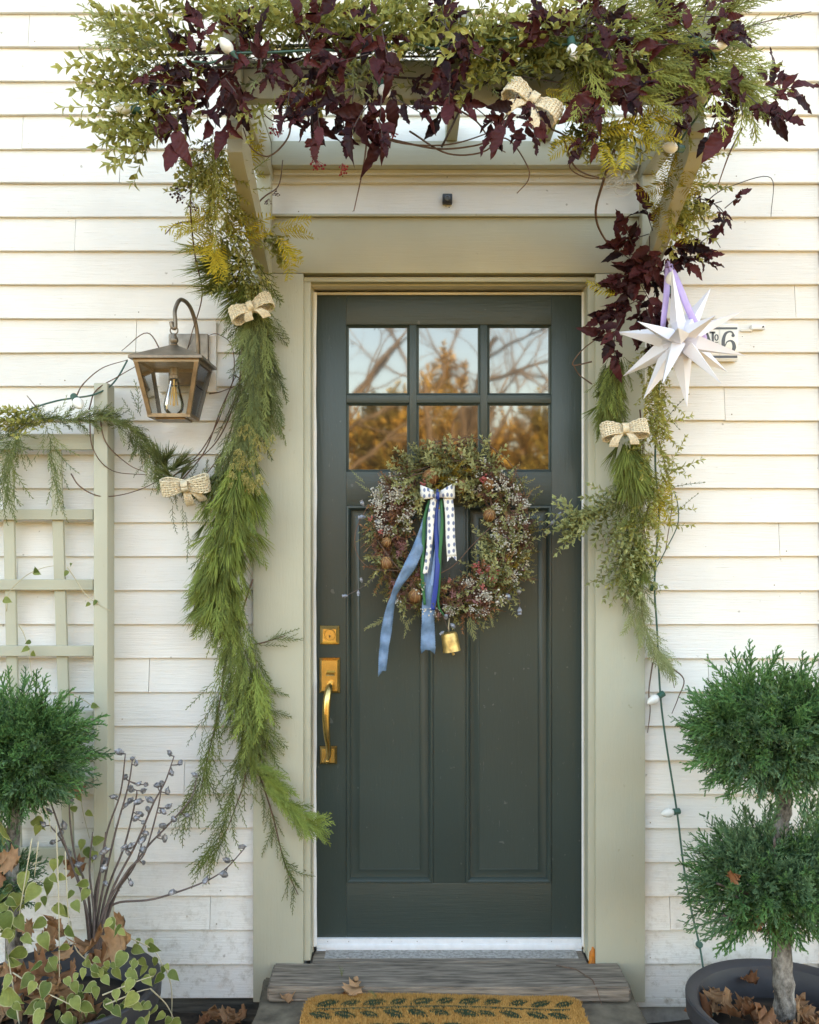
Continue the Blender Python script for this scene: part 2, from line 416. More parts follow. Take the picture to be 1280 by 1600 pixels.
for (x0, x1) in ((541, 640), (651, 751), (762, 862)):
    for (z1, z0) in ((507, 617), (629, 737)):
        mb = MB(); mb.rings(dX(x0), dX(x1), dZ(z0), dZ(z1), [(.0, DY+.0045), (.0015, DY+.006), (.004, DY+.012), (.0075, DY+.014), (.0085, DY+.019)], cap=False)
        bead = mb.build('glazing_bead', M['door'], door, 'auto')
        MB().box(dX(x0)+.0075, dX(x1)-.0075, DY+.0172, DY+.021, dZ(z0)+.0075, dZ(z1)-.0075).build('pane', gm, door)
for (x0, x1) in ((541, 677), (728, 862)):
    mb = MB(); mb.rings(dX(x0), dX(x1), dZ(1380), dZ(790),
        [(.0, DY+.0005), (.002, DY-.004), (.007, DY-.005), (.012, DY-.001), (.016, DY+.011), (.021, DY+.012), (.040, DY+.006), (.043, DY+.0035), (.0445, DY+.005), (.05, DY+.005)])
    mb.build('panel', M['door'], door, 'auto')
# sweep and threshold
sy = DY - .004
mb = MB(); z0, z1 = PZ(1489, sy), PZ(1465.5, sy); x0, x1 = PX(495.5, sy), PX(908.5, sy)
prof = [(DY+.01, z0), (sy-.010, z0), (sy-.012, z0+.010), (sy-.007, z0+.012), (sy-.007, z0+.018), (sy-.011, z0+.020), (sy-.010, z0+.029), (sy-.006, z0+.031), (sy-.005, z1-.001), (sy-.002, z1), (DY+.01, z1)]
mb.prism(prof, 'x', x0, x1); sw = mb.build('door_sweep', M['alu'], door, 'auto')
mb = MB()
for px in (512, 545, 612, 652, 722, 792, 862): mb.lathe([(.0016, 0), (.0016, .002)], P(px, 1471, sy-.0055), 8, Matrix.Rotation(R(90), 4, 'X'))
mb.build('screw', M['alu_dirty'], door)
cas('threshold', PX(508, .02), PX(902, .02), -.012, .10, PZ(1498.5, .0)+.001, PZ(1488, .03), 'alu_dirty', .003)
# lock set
def plate(mb, px0, px1, py0, py1, y, h, bev):
    mb.rings(PX(px0, y), PX(px1, y), PZ(py1, y), PZ(py0, y), [(0, y), (.001, y-h*.35), (bev, y-h), (bev+.002, y-h)])
mb = MB(); plate(mb, 500, 531, 977, 1007, DY, .016, .011); dbt = mb.build('deadbolt', M['brass'], door, False)
c = P(515.5, 992, DY-.016); RX = Matrix.Rotation(R(90), 4, 'X')
mb = MB(); mb.lathe([(.0185, 0), (.0185, .003), (.017, .0045), (.0165, .003), (.0155, .003), (.0155, .004), (.006, .0042)], c, 28, RX)
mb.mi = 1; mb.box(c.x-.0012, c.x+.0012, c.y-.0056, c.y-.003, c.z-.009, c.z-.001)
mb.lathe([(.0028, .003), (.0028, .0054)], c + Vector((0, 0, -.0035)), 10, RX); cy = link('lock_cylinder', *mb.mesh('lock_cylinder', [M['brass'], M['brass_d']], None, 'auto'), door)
mb = MB(); plate(mb, 499, 532, 1027, 1083, DY, .015, .009); mb.build('handle_plate', M['brass'], door, False)
mb = MB(); plate(mb, 499.5, 527, 1165, 1194, DY, .014, .008); mb.build('handle_plate', M['brass'], door, False)
hy = DY - .015
hp = [P(516, 1070, hy+.004), P(515.5, 1071, hy-.020), P(514, 1076, hy-.045), P(511, 1092, hy-.060), P(509.5, 1118, hy-.066), P(510.5, 1145, hy-.060), P(513, 1165, hy-.046), P(513.5, 1180, hy-.028), P(511.5, 1186, hy-.014), P(511, 1189, hy-.002)]
hr = [.011, .010, .0105, .0125, .0125, .0105, .0085, .0075, .0075, .009]
pts = curve_pts(hp, 5); rr = np.interp(np.linspace(0, 9, len(pts)), range(10), hr)
mb = MB(); mb.tube(pts, list(rr), 16)
mb.lathe([(.004,-.008),(.0075,-.005),(.009, 0), (.0075,.005), (.004,.008)], P(511, 1189, hy-.012), 14)
mb.build('pull_handle', M['brass'], door, 'auto')
mb = MB(); a = P(517, 1052, hy-.004)
mb.prism([(hy+.002, a.z+.008), (hy-.004, a.z+.006), (hy-.024, a.z-.002), (hy-.026, a.z-.005), (hy-.012, a.z-.006), (hy+.002, a.z-.004)], 'x', a.x-.013, a.x+.013); mb.build('thumb_latch', M['brass'], door, 'auto')

# weathered step, stone landing, foam
def rough_block(name, x0, x1, y0, y1, z0, z1, mat, amp, seed, parent=None, n=(40, 8), kind=None, taper=0):
    bm = bmesh.new(); bmesh.ops.create_cube(bm, size=1)
    for v in bm.verts: v.co = Vector(((x0+x1)/2 + v.co.x*(x1-x0), (y0+y1)/2 + v.co.y*(y1-y0), (z0+z1)/2 + v.co.z*(z1-z0)))
    bmesh.ops.bevel(bm, geom=list(bm.edges), offset=min(.006, (z1-z0)*.12), segments=2, affect='EDGES')
    le = [e for e in bm.edges if abs(e.verts[0].co.x - e.verts[1].co.x) > .5*(x1-x0)]
    bmesh.ops.subdivide_edges(bm, edges=le, cuts=n[0], use_grid_fill=True)
    le = [e for e in bm.edges if abs(e.verts[0].co.y - e.verts[1].co.y) > .5*(y1-y0)]
    bmesh.ops.subdivide_edges(bm, edges=le, cuts=n[1], use_grid_fill=True)
    from mathutils import noise as mn
    for v in bm.verts:
        v.co += Vector(mn.noise_vector(v.co*6 + Vector((seed,)*3)))*amp + Vector(mn.noise_vector(v.co*25))*amp*.3
        if taper: v.co.x += taper * (v.co.y - y1) * (1 if v.co.x < (x0+x1)/2 else -1)
    me = bpy.data.meshes.new(name); bm.to_mesh(me); bm.free(); me.materials.append(mat)
    me.polygons.foreach_set('use_smooth', [True]*len(me.polygons)); me.set_sharp_from_angle(angle=R(40))
    c_ = Vector(((x0+x1)/2, (y0+y1)/2, z0))
    me.transform(Matrix.Translation(-c_))
    o = link(name, me, c_, parent)
    if kind: tag(o, kind=kind)
    return o
o = rough_block('timber_step', PX(417, -.2), PX(985, -.2), -.205, -.044, ZSILL-.045, ZSILL, M['old_wood'], .0025, 3)
tag(o, 'grey weathered timber step beneath the door threshold', 'step')
rough_block('sill_plank', PX(486, -.03), PX(919, -.03), -.0425, .05, ZSILL-.05, ZSILL-.0005, M['old_wood'], .0015, 8, house)
o = rough_block('stone_landing', PX(402, -.2), PX(1000, -.2), -1.25, -.02, -.02, .164, M['stone'], .012, 5, n=(30, 24))
tag(o, 'rough grey stone landing under the doormat', 'stone')
mb = MB(); rr = random.Random(2); pts = []; rad = []
for i in range(11):
    u = i/10; pts.append(P(925 + rr.uniform(-1.5, 1.5), 1529 - 58*u, -.034 + .012*u)); rad.append((.012*(1-u)**.6 + .004)*rr.uniform(.8, 1.15))
mb.tube(pts, rad, 9); tag(mb.build('foam_patch', M['foam'], house, True), 'rust orange foam oozing at the foot of the jamb')
# little black camera above the door, bracket on the right
cam0 = P(699, 312, -.02)
t_ = thing('doorbell_camera', cam0 + Vector((0, .006, 0)), 'small black square camera on the clapboard above the door', 'camera')
MB().box(cam0.x-.0155, cam0.x+.0155, -.034, -.010, cam0.z-.0155, cam0.z+.0155, .004).build('housing', M['iron'], t_, 'auto')
MB().lathe([(.009, 0), (.009, .003), (.006, .004), (.0055, .002)], (cam0.x, -.034, cam0.z), 16, RX).build('lens', simple('camera_lens', (.10,.11,.12), .15), t_, 'auto')
a = P(1170, 514.5, -.02)
t_ = thing('flag_holder', a, 'small white metal holder on the clapboard right of number plaque', 'holder')
MB().box(PX(1154), PX(1172), -.024, -.012, PZ(520), PZ(516.5), .001).build('stem', M['wire_white'], t_)
MB().box(PX(1169), PX(1191), -.030, -.012, PZ(517.5), PZ(510.5), .0025).build('sleeve', M['white'], t_, 'auto')
mb = MB(); mb.lathe([(.003, 0), (.003, .003)], (PX(1187), -.0295, PZ(514)), 10, RX); mb.build('rivet', M['iron'], t_)
mb = MB()
for q in ((1173, 540.5, .003), (1180, 541.5, .002), (1160, 526, .0016), (699, 277, .0025), (697, 322, .002), (702, 324, .002)):
    mb.lathe([(q[2], 0), (q[2]*.8, .0014)], P(q[0], q[1], sidy(q[1])), 8, RX)
mb.build('nail_hole', M['iron'], house)
# ------------------------------------------------------------------ pergola over the door
pg = thing('door_pergola', (PX(705), -.05, PZ(300)), 'sage wooden pergola hood with rafters above the door', 'pergola')
zb, zt = ZC + 1.137, ZC + 1.212
MB().box(-.424, .712, -.075, -.024, zb, zt, .003).build('ledger', M['sage_x'], pg, 'auto')
MB().box(-.424, .712, -.040, -.0225, zb - .012, zb - .0005, .001).build('ledger_strip', M['siding'], pg, 'auto')
AX = ((-.470, -.425), (.713, .758))
FY = -.60
for k, (x0, x1) in enumerate(AX):
    MB().box(x0, x1, FY, -.024, ZC + 1.105, ZC + 1.205, .003).build('arm', M['sage'], pg, 'auto')
    MB().box(x0 + .001, x1 - .001, -.085, -.0445, ZC + .80, ZC + 1.1045, .003).build('wall_leg', M['sage'], pg, 'auto')
    zq = ZC + 1.1042
    top = [(-.565, zq), (-.565, zq-.045), (-.572, zq-.052), (-.572, zq-.075), (-.560, zq-.088), (-.566, zq-.10), (-.566, zq-.125), (-.545, zq-.142)]
    low = [(-.40, zq-.19), (-.25, zq-.25), (-.12, zq-.30), (-.0855, zq-.312)]
    back = [(-.0855, zq-.235), (-.20, zq-.195), (-.36, zq-.115), (-.47, zq-.05), (-.50, zq)]
    MB().prism((top + low + back)[::-1], 'x', x0 + .003, x1 - .003).build('brace', M['sage'], pg, 'auto')
    MB().box(x0 + .0025, x1 - .0025, -.098, -.0448, ZC + .775, ZC + .7995, .004).build('leg_foot', M['sage'], pg, 'auto')
by = -.555
MB().box(-.4245, .7125, by - .02, by + .02, ZC + 1.112, ZC + 1.2115, .003).build('front_beam', M['sage_x'], pg, 'auto')
for px in (562, 705, 850):
    x = PX(px, -.05); MB().box(x - .018, x + .018, -.655, -.03, zt + .0005, zt + .075, .003).build('rafter', M['sage'], pg, 'auto')
for x0, x1 in AX: MB().box(x0, x1, -.66, -.03, zt + .0005, zt + .075, .003).build('rafter', M['sage'], pg, 'auto')

# ------------------------------------------------------------------ trellis
ty = -.075
tr = thing('garden_trellis', P(60, 1560, ty), 'sage painted wooden trellis against the wall left of door', 'trellis')
MB().box(PX(146, -.115), PX(165, -.115)+.006, -.115, -.045, .06, PZ(598, -.115), .004).build('post', M['sage'], tr, 'auto')
MB().box(-1.86, -1.81, -.115, -.045, .06, PZ(598, -.115), .004).build('post', M['sage'], tr, 'auto')
def slat(a, b_, w, y0, y1, name='slat', mat='sage'):
    """board between two pixel points; w in px"""
    p, q = P(*a, (y0+y1)/2), P(*b_, (y0+y1)/2); d = (q - p); d.y = 0; d.normalize(); n_ = Vector((d.z, 0, -d.x)) * w / 2 / scl(y0)
    c4 = [p + n_, q + n_, q - n_, p - n_]
    mb = MB(); mb.prism([(v.x, v.z) for v in c4], 'y', y0, y1)
    me, c_ = mb.mesh(name, M[mat]); o = link(name, me, c_, tr)
    bv = o.modifiers.new('bevel', 'BEVEL'); bv.width = .002; bv.segments = 2
    return o
L0 = -268
for a, b_ in ((16, 20), (91, 102), (-70, -62), (-150, -146), (-228, -226)): slat((a - 4, 690), (b_ + 6, 1345), 17, -.060, -.046)
for py in (690.5, 804, 913.5, 1017, 1119, 1222, 1332):
    slat((L0, py), (146.5, py), 25 if py == 690.5 else 16.5, -.0755, -.0603, 'rail', 'sage_x')

# ------------------------------------------------------------------ wall lantern
LY = -.175
ln = thing('wall_lantern', P(296, 600, -.04), 'aged bronze glass lantern with gooseneck arm on the clapboard', 'lantern')
MB().box(PX(252), PX(341), -.032, -.006, PZ(614.5), PZ(505.5), .003).build('mounting_block', M['siding'], ln, 'auto')
MB().box(PX(263, -.055), PX(325, -.055), -.056, -.0325, PZ(602, -.055), PZ(521, -.055), .005).build('back_plate', M['bronze'], ln, 'auto')
cx = PX(272, LY)
zt_ = PZ(569, LY); zb_ = PZ(652.5, LY); wt, wb = .089, .056
bars = MB()
def corner(u, sx, sy_):
    w_ = wt + (wb - wt)*u; return Vector((cx + sx*w_, LY + sy_*w_, zt_ + (zb_ - zt_)*u))
fr2 = MB()
for sx in (-1, 1):
    for sy_ in (-1, 1):
        a, b_ = corner(0, sx, sy_), corner(1, sx, sy_); h = .0062; fr = MB()
        (fr2 if sy_ < 0 else fr).add([a + Vector((i*h, j*h, 0)) for i, j in ((-1,-1),(1,-1),(1,1),(-1,1))] + [b_ + Vector((i*h, j*h, 0)) for i, j in ((-1,-1),(1,-1),(1,1),(-1,1))],
               [(0,1,2,3),(7,6,5,4),(0,4,5,1),(1,5,6,2),(2,6,7,3),(3,7,4,0)])
        if sy_ > 0: fr.build('rear_bar', M['bronze'], ln)
def ring(mb, u, h, t):
    w_ = wt + (wb - wt)*u; z = zt_ + (zb_ - zt_)*u; o_ = w_ + .0064; i_ = w_ - t
    mb.box(cx-o_, cx+o_, LY-o_, LY-i_, z-h, z+h); mb.box(cx-o_, cx+o_, LY+i_, LY+o_, z-h, z+h)
    mb.box(cx-o_, cx-i_, LY-i_+.0002, LY+i_-.0002, z-h, z+h); mb.box(cx+i_, cx+o_, LY-i_+.0002, LY+i_-.0002, z-h, z+h)
ring(fr2, 0.03, .0048, .006); ring(fr2, 1.0, .0052, .007)
fr2.build('frame', M['bronze_e'], ln)
MB().box(cx-wb+.012, cx+wb-.012, LY-wb+.012, LY+wb-.012, zb_-.010, zb_-.0045).build('bottom_plate', M['bronze_e'], ln)
ez = zt_ + .006; e = .106; rfm = MB()
rfm.add([(cx-e,LY-e,ez-.006),(cx+e,LY-e,ez-.006),(cx+e,LY+e,ez-.006),(cx-e,LY+e,ez-.006),(cx-e,LY-e,ez+.002),(cx+e,LY-e,ez+.002),(cx+e,LY+e,ez+.002),(cx-e,LY+e,ez+.002),
   (cx-.012,LY-.012,ez+.048),(cx+.012,LY-.012,ez+.048),(cx+.012,LY+.012,ez+.048),(cx-.012,LY+.012,ez+.048)],
   [(3,2,1,0),(0,1,5,4),(1,2,6,5),(2,3,7,6),(3,0,4,7),(4,5,9,8),(5,6,10,9),(6,7,11,10),(7,4,8,11),(8,9,10,11)])
rfm.build('lantern_roof', M['bronze'], ln)
zf = ez + .047
MB().lathe([(.012, 0), (.013, .004), (.009, .008), (.013, .016), (.0125, .021), (.007, .033), (.006, .038)], (cx, LY, zf), 16).build('finial', M['bronze'], ln, 'auto')
rp = [Vector((cx + .0115*math.cos(a), LY, zf + .047 + .0115*math.sin(a))) for a in np.linspace(0, 2*math.pi, 17)]
MB().tube(rp, .0022, 8).build('hanging_ring', M['bronze'], ln, True)
az = zf + .054
ap = curve_pts([(cx - .008, LY - .003, az + .018), (cx - .004, LY - .003, az + .002), (cx + .004, LY - .002, az + .001), (cx + .004, LY, az + .02), (cx + .002, LY + .004, az + .055), (cx + .012, LY + .03, az + .092), (cx + .030, LY + .07, az + .082), (cx + .042, LY + .105, az + .03), (cx + .046, LY + .118, az - .045), (cx + .046, LY + .125, az - .075)], 6)
MB().tube(ap, .0062, 10).build('gooseneck', M['bronze'], ln, True)
glm, t, b = newmat('clear_lantern_glass', (1,1,1), .02)
b.inputs['IOR'].default_value = 1.45
trn = nn(t, 'ShaderNodeBsdfTransparent'); trn.inputs[0].default_value = (1,1,1,1)
fre = nn(t, 'ShaderNodeFresnel'); fre.inputs[0].default_value = 1.45
gls = nn(t, 'ShaderNodeBsdfGlossy'); gls.inputs['Roughness'].default_value = .03
mx = nn(t, 'ShaderNodeMixShader'); t.links.new(fre.outputs[0], mx.inputs[0]); t.links.new(trn.outputs[0], mx.inputs[1]); t.links.new(gls.outputs[0], mx.inputs[2])
t.links.new(mx.outputs[0], t.nodes['Material Output'].inputs[0])
for sx, sy_ in ((0,-1), (0,1), (-1,0), (1,0)):
    if sx == 0: q = [corner(.04,-1,sy_), corner(.04,1,sy_), corner(.98,1,sy_), corner(.98,-1,sy_)]
    else: q = [corner(.04,sx,-1), corner(.04,sx,1), corner(.98,sx,1), corner(.98,sx,-1)]
    n_ = Vector((sx, sy_, 0)) * .0012
    MB().add([v - n_ for v in q] + [v + n_ for v in q], [(0,1,2,3),(7,6,5,4),(0,4,5,1),(1,5,6,2),(2,6,7,3),(3,7,4,0)]).build('pane', glm, ln)
bz = zt_ - .010
MB().lathe([(.013, 0), (.013, -.022), (.015, -.024), (.015, -.034)], (cx, LY, bz), 16).build('bulb_socket', M['bronze'], ln, 'auto')
bl = MB().lathe([(.012, -.032), (.013, -.042), (.018, -.062), (.026, -.090), (.030, -.110), (.028, -.126), (.019, -.139), (.006, -.145)], (cx, LY, bz), 24).build('bulb', glm, ln, True)
flm = simple('golden_filament', (.75,.48,.14), .4)
mb = MB(); mb.tube([(cx, LY, bz-.035), (cx, LY, bz-.115)], .0022, 6)
for k in range(4):
    a = k*math.pi/2 + .5; mb.tube([(cx + .004*math.cos(a), LY + .004*math.sin(a), bz-.058), (cx + .011*math.cos(a), LY + .011*math.sin(a), bz-.112)], .0016, 6)
mb.build('filament', flm, bl)

# ------------------------------------------------------------------ number plaque
pl = thing('number_plaque', (PX(1118), sidy(535), PZ(535)), 'white tile plaque with black numeral 6 behind the paper star', 'plaque')
py_ = -.036
MB().box(PX(1060, py_), PX(1153.5, py_), py_, -.0135, PZ(563.5, py_), PZ(506, py_), .001).build('tile_frame', M['white'], pl, 'auto')
tile = simple('glazed_white_tile', (.80,.77,.70), .2, var=.05); ink = simple('charcoal_glaze', (.06,.065,.075), .3)
for a, b_ in ((1061.5, 1090.5), (1091, 1123), (1123.6, 1152.6)):
    MB().box(PX(a, py_), PX(b_, py_), py_ - .003, py_ + .001, PZ(562, py_), PZ(507.5, py_), .0008).build('tile', tile, pl, 'auto')
def stroke(pts, wd, y, n=6):
    pp = curve_pts([(p[0], 0, p[1]) for p in pts], n) if n > 1 else [Vector((p[0], 0, p[1])) for p in pts]
    ww = np.interp(np.linspace(0, len(pts)-1, len(pp)), range(len(pts)), wd if hasattr(wd, '__len__') else [wd]*len(pts))
    mb = MB(); V = []
    for i, p in enumerate(pp):
        d = (pp[min(i+1, len(pp)-1)] - pp[max(i-1, 0)]).normalized(); nrm = Vector((d.z, 0, -d.x)) * ww[i] / 2
        for q, yy in ((p+nrm, y), (p-nrm, y), (p+nrm, y+.0006), (p-nrm, y+.0006)):
            w_ = P(q.x, q.z, yy); V.append(w_)
    F = []
    for i in range(len(pp)-1):
        a = 4*i; F += [(a, a+1, a+5, a+4), (a+2, a+6, a+7, a+3), (a, a+4, a+6, a+2), (a+1, a+3, a+7, a+5)]
    return V, F
iy = py_ - .0036
six = MB()
six.add(*stroke([(1146.5, 523.5), (1144, 519), (1139, 518.3), (1133.5, 522), (1130.5, 532), (1131, 543), (1134.5, 550), (1139.5, 552), (1144, 549.5), (1147.5, 543), (1146, 535.5), (1141.5, 532.3), (1136, 534.5), (1133.5, 540)],
   [3, 2.6, 2.6, 4.2, 5.6, 5.6, 4, 2.4, 4, 6, 5, 2.6, 2, 1.4], iy))
six.lathe([(.0052, 0), (.0052, .0012)], P(1145.7, 524.2, iy+.0006), 16, RX)
six.build('numeral', ink, pl)
let = MB()
for s_, w_ in (([(1100, 533), (1104.5, 520.5)], 3.2), ([(1104.5, 520.5), (1110, 535.5)], 4.2), ([(1101.5, 530), (1107.5, 530)], 1.6),
               ([(1109, 519.5), (1118, 519.5)], 3), ([(1114, 518.5), (1114, 537.5)], 3.6), ([(1117, 534.7), (1122.6, 534.7)], 1.5)):
    let.add(*stroke(s_, w_, iy, 1))
let.add(*stroke([(1119.8+2.4*math.sin(a), 527.3-4.4*math.cos(a)) for a in np.linspace(0, 2*math.pi, 14)], 1.9, iy, 2))
let.add(*stroke([(1093, 519.5), (1093, 536)], 3, iy, 1))
let.build('lettering', ink, pl)
bnd = MB()
for y0, y1 in ((511.2, 514.6), (555.4, 559.4)): bnd.add(*stroke([(1062, (y0+y1)/2), (1152.4, (y0+y1)/2)], y1-y0, iy, 1))
bnd.build('border_band', ink, pl)

# ------------------------------------------------------------------ paper star
SY = -.24
star = thing('paper_star', P(1062, 530, SY), 'white folded paper star with lavender ribbon hanging beside number plaque', 'star')
sc0 = P(1062, 530, SY)
tips = [(1050, 418, -.01), (1111, 450, .10), (1120, 492, -.13), (1163, 485, .05), (1166, 556, -.02), (1137, 581, .09), (1128, 600, -.10), (1074, 637, .02),
        (1035, 600, -.15), (1005, 624, .03), (973, 588, .07), (961, 519, .05), (996, 502, -.09), (1060, 512, -.20), (1075, 560, .18)]
for tx, tyy, dy in tips:
    tp = P(tx, tyy, SY + dy); d = (tp - sc0); L = d.length; d.normalize()
    u = d.cross(Vector((0, 0, 1)) if abs(d.z) < .9 else Vector((1, 0, 0))).normalized(); v = d.cross(u)
    a0 = .5 + tx; rb = .031
    ringv = [sc0 + d*.048 + (u*math.cos(a0 + k*math.pi/2) + v*math.sin(a0 + k*math.pi/2)) * rb * (1.0 if k % 2 else .72) for k in range(4)]
    mb = MB(); mb.add([sc0] + ringv + [tp], [(0, 2, 1), (0, 3, 2), (0, 4, 3), (0, 1, 4), (1, 2, 5), (2, 3, 5), (3, 4, 5), (4, 1, 5)])
    mb.build('star_point', M['paper'], star)
def ribbon(pts, wd, nrm=Vector((0,-1,0)), n=8, thick=.0008, tw=None, pink=False, curl=0, cut=None):
    pp = curve_pts(pts, n); m = len(pp)
    ww = list(np.interp(np.linspace(0, 1, m), np.linspace(0, 1, len(wd)), wd)) if hasattr(wd, '__len__') else [wd]*m
    tws = np.interp(np.linspace(0, 1, m), np.linspace(0, 1, len(tw)), tw) if tw else [0]*m
    mb = MB(); F = []
    V = []
    for i, p in enumerate(pp):
        d = (pp[min(i+1, m-1)] - pp[max(i-1, 0)]).normalized(); s_ = d.cross(nrm).normalized()
        if pink: ww[i] = ww[i]*(1.04 if i % 2 else .95)
        n2 = s_.cross(d); s_ = s_*math.cos(tws[i]) + n2*math.sin(tws[i]); n2 = s_.cross(d).normalized()
        for sgn in (-1, -.33, .33, 1): V.append(p + s_*sgn*ww[i]/2 - n2*thick + n2*((.0012 + curl*ww[i]*math.sin(i*.31))*(1-sgn*sgn)))
        for sgn in (-1, -.33, .33, 1): V.append(p + s_*sgn*ww[i]/2 + n2*thick + n2*((.0012 + curl*ww[i]*math.sin(i*.31))*(1-sgn*sgn)))
    if cut:                                          # slanted or notched end
        d = (pp[-1] - pp[-2]).normalized()
        for k, sgn in enumerate((-1, -.33, .33, 1)*2):
            V[-8 + k] = V[-8 + k] + d*cut[1]*(sgn if cut[0] == 'slant' else abs(sgn))
    for i in range(m-1):
        a = 8*i
        for k in range(3): F += [(a+k, a+k+1, a+8+k+1, a+8+k), (a+4+k, a+8+4+k, a+8+5+k, a+5+k)]
        F += [(a, a+8, a+12, a+4), (a+3, a+7, a+15, a+11)]
    F += [(0, 4, 5, 6, 7, 3, 2, 1), tuple(8*(m-1)+k for k in (0, 1, 2, 3, 7, 6, 5, 4))]
    mb.add(V, F); return mb
ribbon([P(1046, 408, -.20), P(1052, 424, -.215), P(1062, 448, -.225), P(1072, 474, -.23), P(1086, 504, -.22), P(1098, 522, -.19), P(1101, 534, -.18)], .020, tw=[.5, .2, -.3, .3]).build('ribbon', M['lav'], star, True)
ribbon([P(1044, 408, -.20), P(1043, 436, -.215), P(1041, 466, -.225), P(1037, 500, -.22), P(1036, 516, -.20)], .018, tw=[-.4, .1, .5]).build('ribbon', M['lav'], star, True)

# ------------------------------------------------------------------ string lights
def bulb_on(parent, p, d, s=1.0):
    d = Vector(d).normalized(); Mx = d.to_track_quat('Z', 'Y').to_matrix().to_4x4()
    so = MB().lathe([(.010*s, -.016*s), (.0125*s, -.014*s), (.0125*s, .004*s), (.0135*s, .006*s), (.0135*s, .012*s), (.011*s, .013*s)], p, 14, Mx).build('socket', M['socket'], parent, 'auto')
    MB().lathe([(.0095*s, .011*s), (.0115*s, .016*s), (.0175*s, .024*s), (.0190*s, .034*s), (.0165*s, .047*s), (.0110*s, .058*s), (.005*s, .065*s), (.001, .067*s)], p, 16, Mx).build('bulb', M['bulb'], so, True)
st = thing('light_string', P(1115, 1598, -.40), 'green cord of white bulbs hanging down into the right planter', 'string lights')
cp = [(1046, 440, -.17), (1036, 520, -.12), (1029, 620, -.09), (1024, 720, -.08), (1030, 800, -.085), (1026, 860, -.06), (1023, 918, -.05), (1027, 985, -.045), (1032, 1085, -.05), (1041, 1160, -.055), (1058, 1268, -.06), (1068, 1350, -.08), (1080, 1420, -.11), (1093, 1476, -.15), (1102, 1530, -.22), (1116, 1600, -.34), (1120, 1630, -.40)]
MB().tube(pxc(cp, 6), .0032, 6).build('cord', M['cord'], st, True)
MB().tube(pxc([(1030, 800, -.07), (1053, 770, -.05), (1060, 815, -.05), (1040, 860, -.05), (1024, 890, -.05)], 8), .0018, 5).build('cord', M['cord'], st, True)
for a, d in (((1021, 918, -.052), (-.25, .25, -.1)), ((1033, 1086, -.052), (-.9, -.1, -.55)), ((1057, 1268, -.062), (-1, -.15, -.12)), ((1093, 1476, -.152), (.12, .8, -.3)), ((1045, 452, -.21), (.1, -.2, 1))):
    bulb_on(st, P(*a), d, .76)
st = thing('light_string', P(600, 100, -.7), 'green cord of white bulbs woven through the garland on top', 'string lights')
cp = [(195, 170, -.70), (240, 150, -.70), (290, 100, -.72), (330, 98, -.735), (365, 84, -.745), (420, 82, -.745), (505, 78, -.74), (560, 82, -.70), (640, 68, -.73), (680, 76, -.72), (730, 66, -.73), (840, 58, -.74), (880, 70, -.75), (960, 60, -.73), (1060, 55, -.72), (1105, 70, -.74), (1120, 130, -.66), (1060, 225, -.60)]
MB().tube(pxc(cp, 6), .0030, 6).build('cord', M['cord'], st, True)
for a, d in (((366, 88, -.75), (-.65, -.25, .8)), ((212, 172, -.72), (-1, -.1, .12)), ((893, 66, -.77), (.08, -.25, -1)), ((1103, 72, -.76), (1, -.1, .02)), ((596, 132, -.72), (.3, -.5, -.8)), ((1062, 232, -.62), (-1, -.4, -.05)), ((240, 128, -.68), (-.3, .6, .4))):
    bulb_on(st, P(*a), d, .76)
st = thing('light_string', P(110, 640, -.14), 'green cord with one white bulb lying on the trellis garland', 'string lights')
MB().tube(pxc([(-60, 672, -.13), (0, 660, -.13), (50, 638, -.14), (90, 626, -.14), (115, 622, -.15), (145, 617, -.13), (170, 605, -.10), (185, 588, -.05), (199, 563, -.035)], 6), .0028, 6).build('cord', M['cord'], st, True)
bulb_on(st, P(117, 622, -.15), (.45, -.5, -.5), .85)
wc = thing('white_wire', P(965, 290, -.09), 'loose coil of thin white wire beside the right pergola arm', 'wire')
rr = random.Random(4)
for k in range(6):
    mb = MB(); c0 = P(968 + rr.uniform(-9, 8), 288 + rr.uniform(-7, 10), -.12); pts = []
    for i in range(15):
        a = 2*math.pi*i/12 + k; pts.append(c0 + Vector((.028*math.cos(a)*rr.uniform(.85, 1.1), rr.uniform(-.006, .006), .020*math.sin(a + k*.3))))
    mb.tube(curve_pts(pts, 3), .0011, 4); mb.build('loop', M['wire_white'], wc, True)
MB().tube(pxc([(975, 284, -.12), (994, 270, -.13), (998, 240, -.16), (985, 212, -.2)], 6), .0011, 4).build('lead', M['wire_white'], wc, True)
